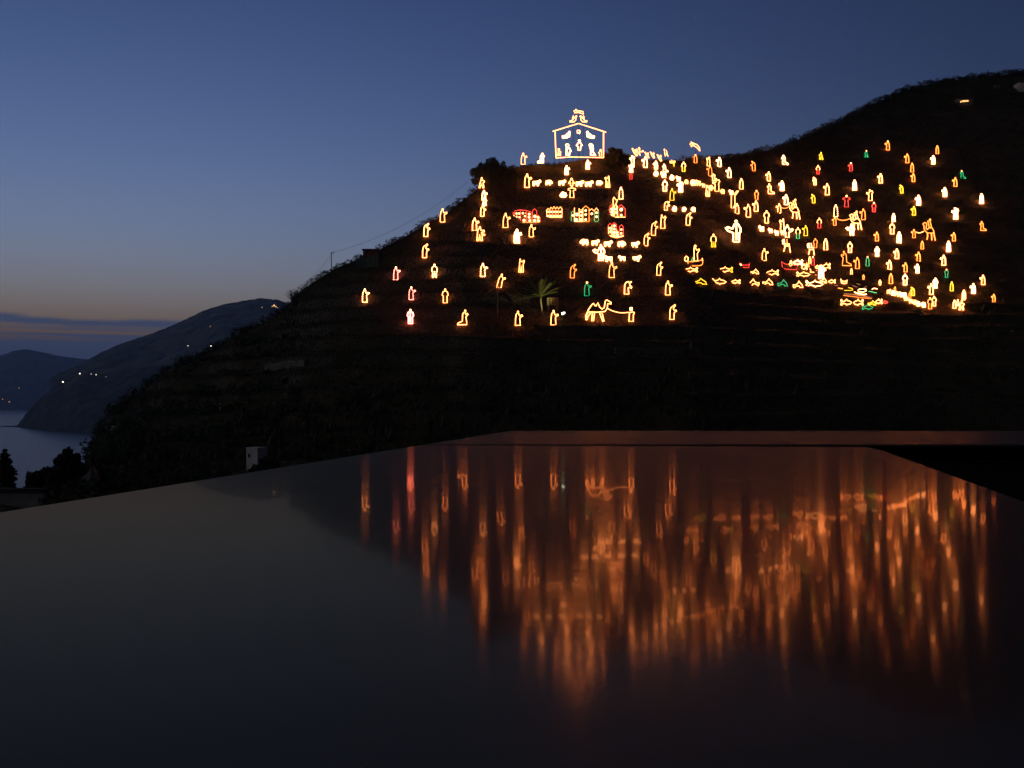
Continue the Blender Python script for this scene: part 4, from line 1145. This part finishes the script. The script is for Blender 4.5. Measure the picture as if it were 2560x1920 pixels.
# ------------------------------------------------------------------ sky
w = bpy.data.worlds.new('World'); scn.world = w; w.use_nodes = True
n = w.node_tree.nodes; l = w.node_tree.links; bg = n['Background']
sk = n.new('ShaderNodeTexSky'); sk.sky_type = 'NISHITA'; sk.sun_disc = False
sk.sun_elevation = math.radians(-5.93); sk.sun_rotation = math.radians(-26); sk.altitude = 80; sk.air_density = 1.24; sk.dust_density = 5.05; sk.ozone_density = 1.87
def math_(op, a, b=None, c=None):
    q = n.new('ShaderNodeMath'); q.operation = op
    for i, v in enumerate((a, b, c)):
        if v is None: continue
        if hasattr(v, 'links'): l.new(v, q.inputs[i])
        else: q.inputs[i].default_value = v
    return q.outputs[0]
def sstep(v, lo, hi):
    q = n.new('ShaderNodeMapRange'); q.interpolation_type = 'SMOOTHSTEP'; q.inputs[1].default_value = lo; q.inputs[2].default_value = hi
    l.new(v, q.inputs[0]); return q.outputs[0]
ti = n.new('ShaderNodeMix'); ti.data_type = 'RGBA'; ti.blend_type = 'MULTIPLY'; ti.inputs[0].default_value = 1
ti.inputs[7].default_value = (27.2/23, 21.4/23, 23.6/23, 1); l.new(sk.outputs[0], ti.inputs[6])
# a bank of low stratus over the sea horizon
tc = n.new('ShaderNodeTexCoord'); sx = n.new('ShaderNodeSeparateXYZ'); l.new(tc.outputs['Generated'], sx.inputs[0])
mp = n.new('ShaderNodeMapping'); mp.inputs['Scale'].default_value = (7, 7, 45); l.new(tc.outputs['Generated'], mp.inputs[0])
nz = n.new('ShaderNodeTexNoise'); nz.inputs['Scale'].default_value = 1; nz.inputs['Detail'].default_value = 6; nz.inputs['Roughness'].default_value = .55; l.new(mp.outputs[0], nz.inputs['Vector'])
mp2 = n.new('ShaderNodeMapping'); mp2.inputs['Scale'].default_value = (3, 3, 190); mp2.inputs['Location'].default_value = (1.3, .2, .4); l.new(tc.outputs['Generated'], mp2.inputs[0])
nz2 = n.new('ShaderNodeTexNoise'); nz2.inputs['Scale'].default_value = 1; nz2.inputs['Detail'].default_value = 4; l.new(mp2.outputs[0], nz2.inputs['Vector'])
el = math_('ADD', sx.outputs['Z'], math_('MULTIPLY', math_('SUBTRACT', nz.outputs['Fac'], .5), .02))
bank = sstep(el, .0765, .0715)
gap = math_('MULTIPLY', math_('MULTIPLY', sstep(el, .053, .059), sstep(el, .071, .064)), sstep(nz2.outputs['Fac'], .36, .56))
cf = math_('MULTIPLY', bank, math_('SUBTRACT', 1, math_('MULTIPLY', gap, .8)))
cl = n.new('ShaderNodeMix'); cl.data_type = 'RGBA'; l.new(math_('MULTIPLY', cf, .92), cl.inputs[0]); l.new(ti.outputs[2], cl.inputs[6])
cl.inputs[7].default_value = (.054/SKY_GAIN, .078/SKY_GAIN, .152/SKY_GAIN, 1)
l.new(cl.outputs[2], bg.inputs['Color']); bg.inputs['Strength'].default_value = .15
scn.view_settings.view_transform = 'Standard'; scn.view_settings.look = 'None'; scn.view_settings.exposure = EXPOSURE; scn.view_settings.gamma = 1
scn.cycles.max_bounces = 6; scn.cycles.diffuse_bounces = 2; scn.cycles.glossy_bounces = 3; scn.cycles.volume_bounces = 0
scn.cycles.caustics_reflective = False; scn.cycles.caustics_refractive = False
scn.cycles.use_light_tree = True
scn.cycles.light_sampling_threshold = 0; scn.cycles.use_adaptive_sampling = False; scn.cycles.sample_clamp_indirect = 0
# the last glow of the western sky, as one very weak, very soft sun from the left
sl = bpy.data.lights.new('afterglow', 'SUN'); sl.energy = .13/K; sl.angle = math.radians(60); sl.color = (1, .95, .88)
so = bpy.data.objects.new('afterglow', sl); COL.objects.link(so)
so.rotation_euler = (Vector((math.sin(math.radians(108)), math.cos(math.radians(70)), -.55))).to_track_quat('-Z', 'Y').to_euler()
scn.cycles.use_denoising = True; scn.cycles.denoising_input_passes = 'RGB_ALBEDO'; scn.cycles.sample_clamp_indirect = 20/K
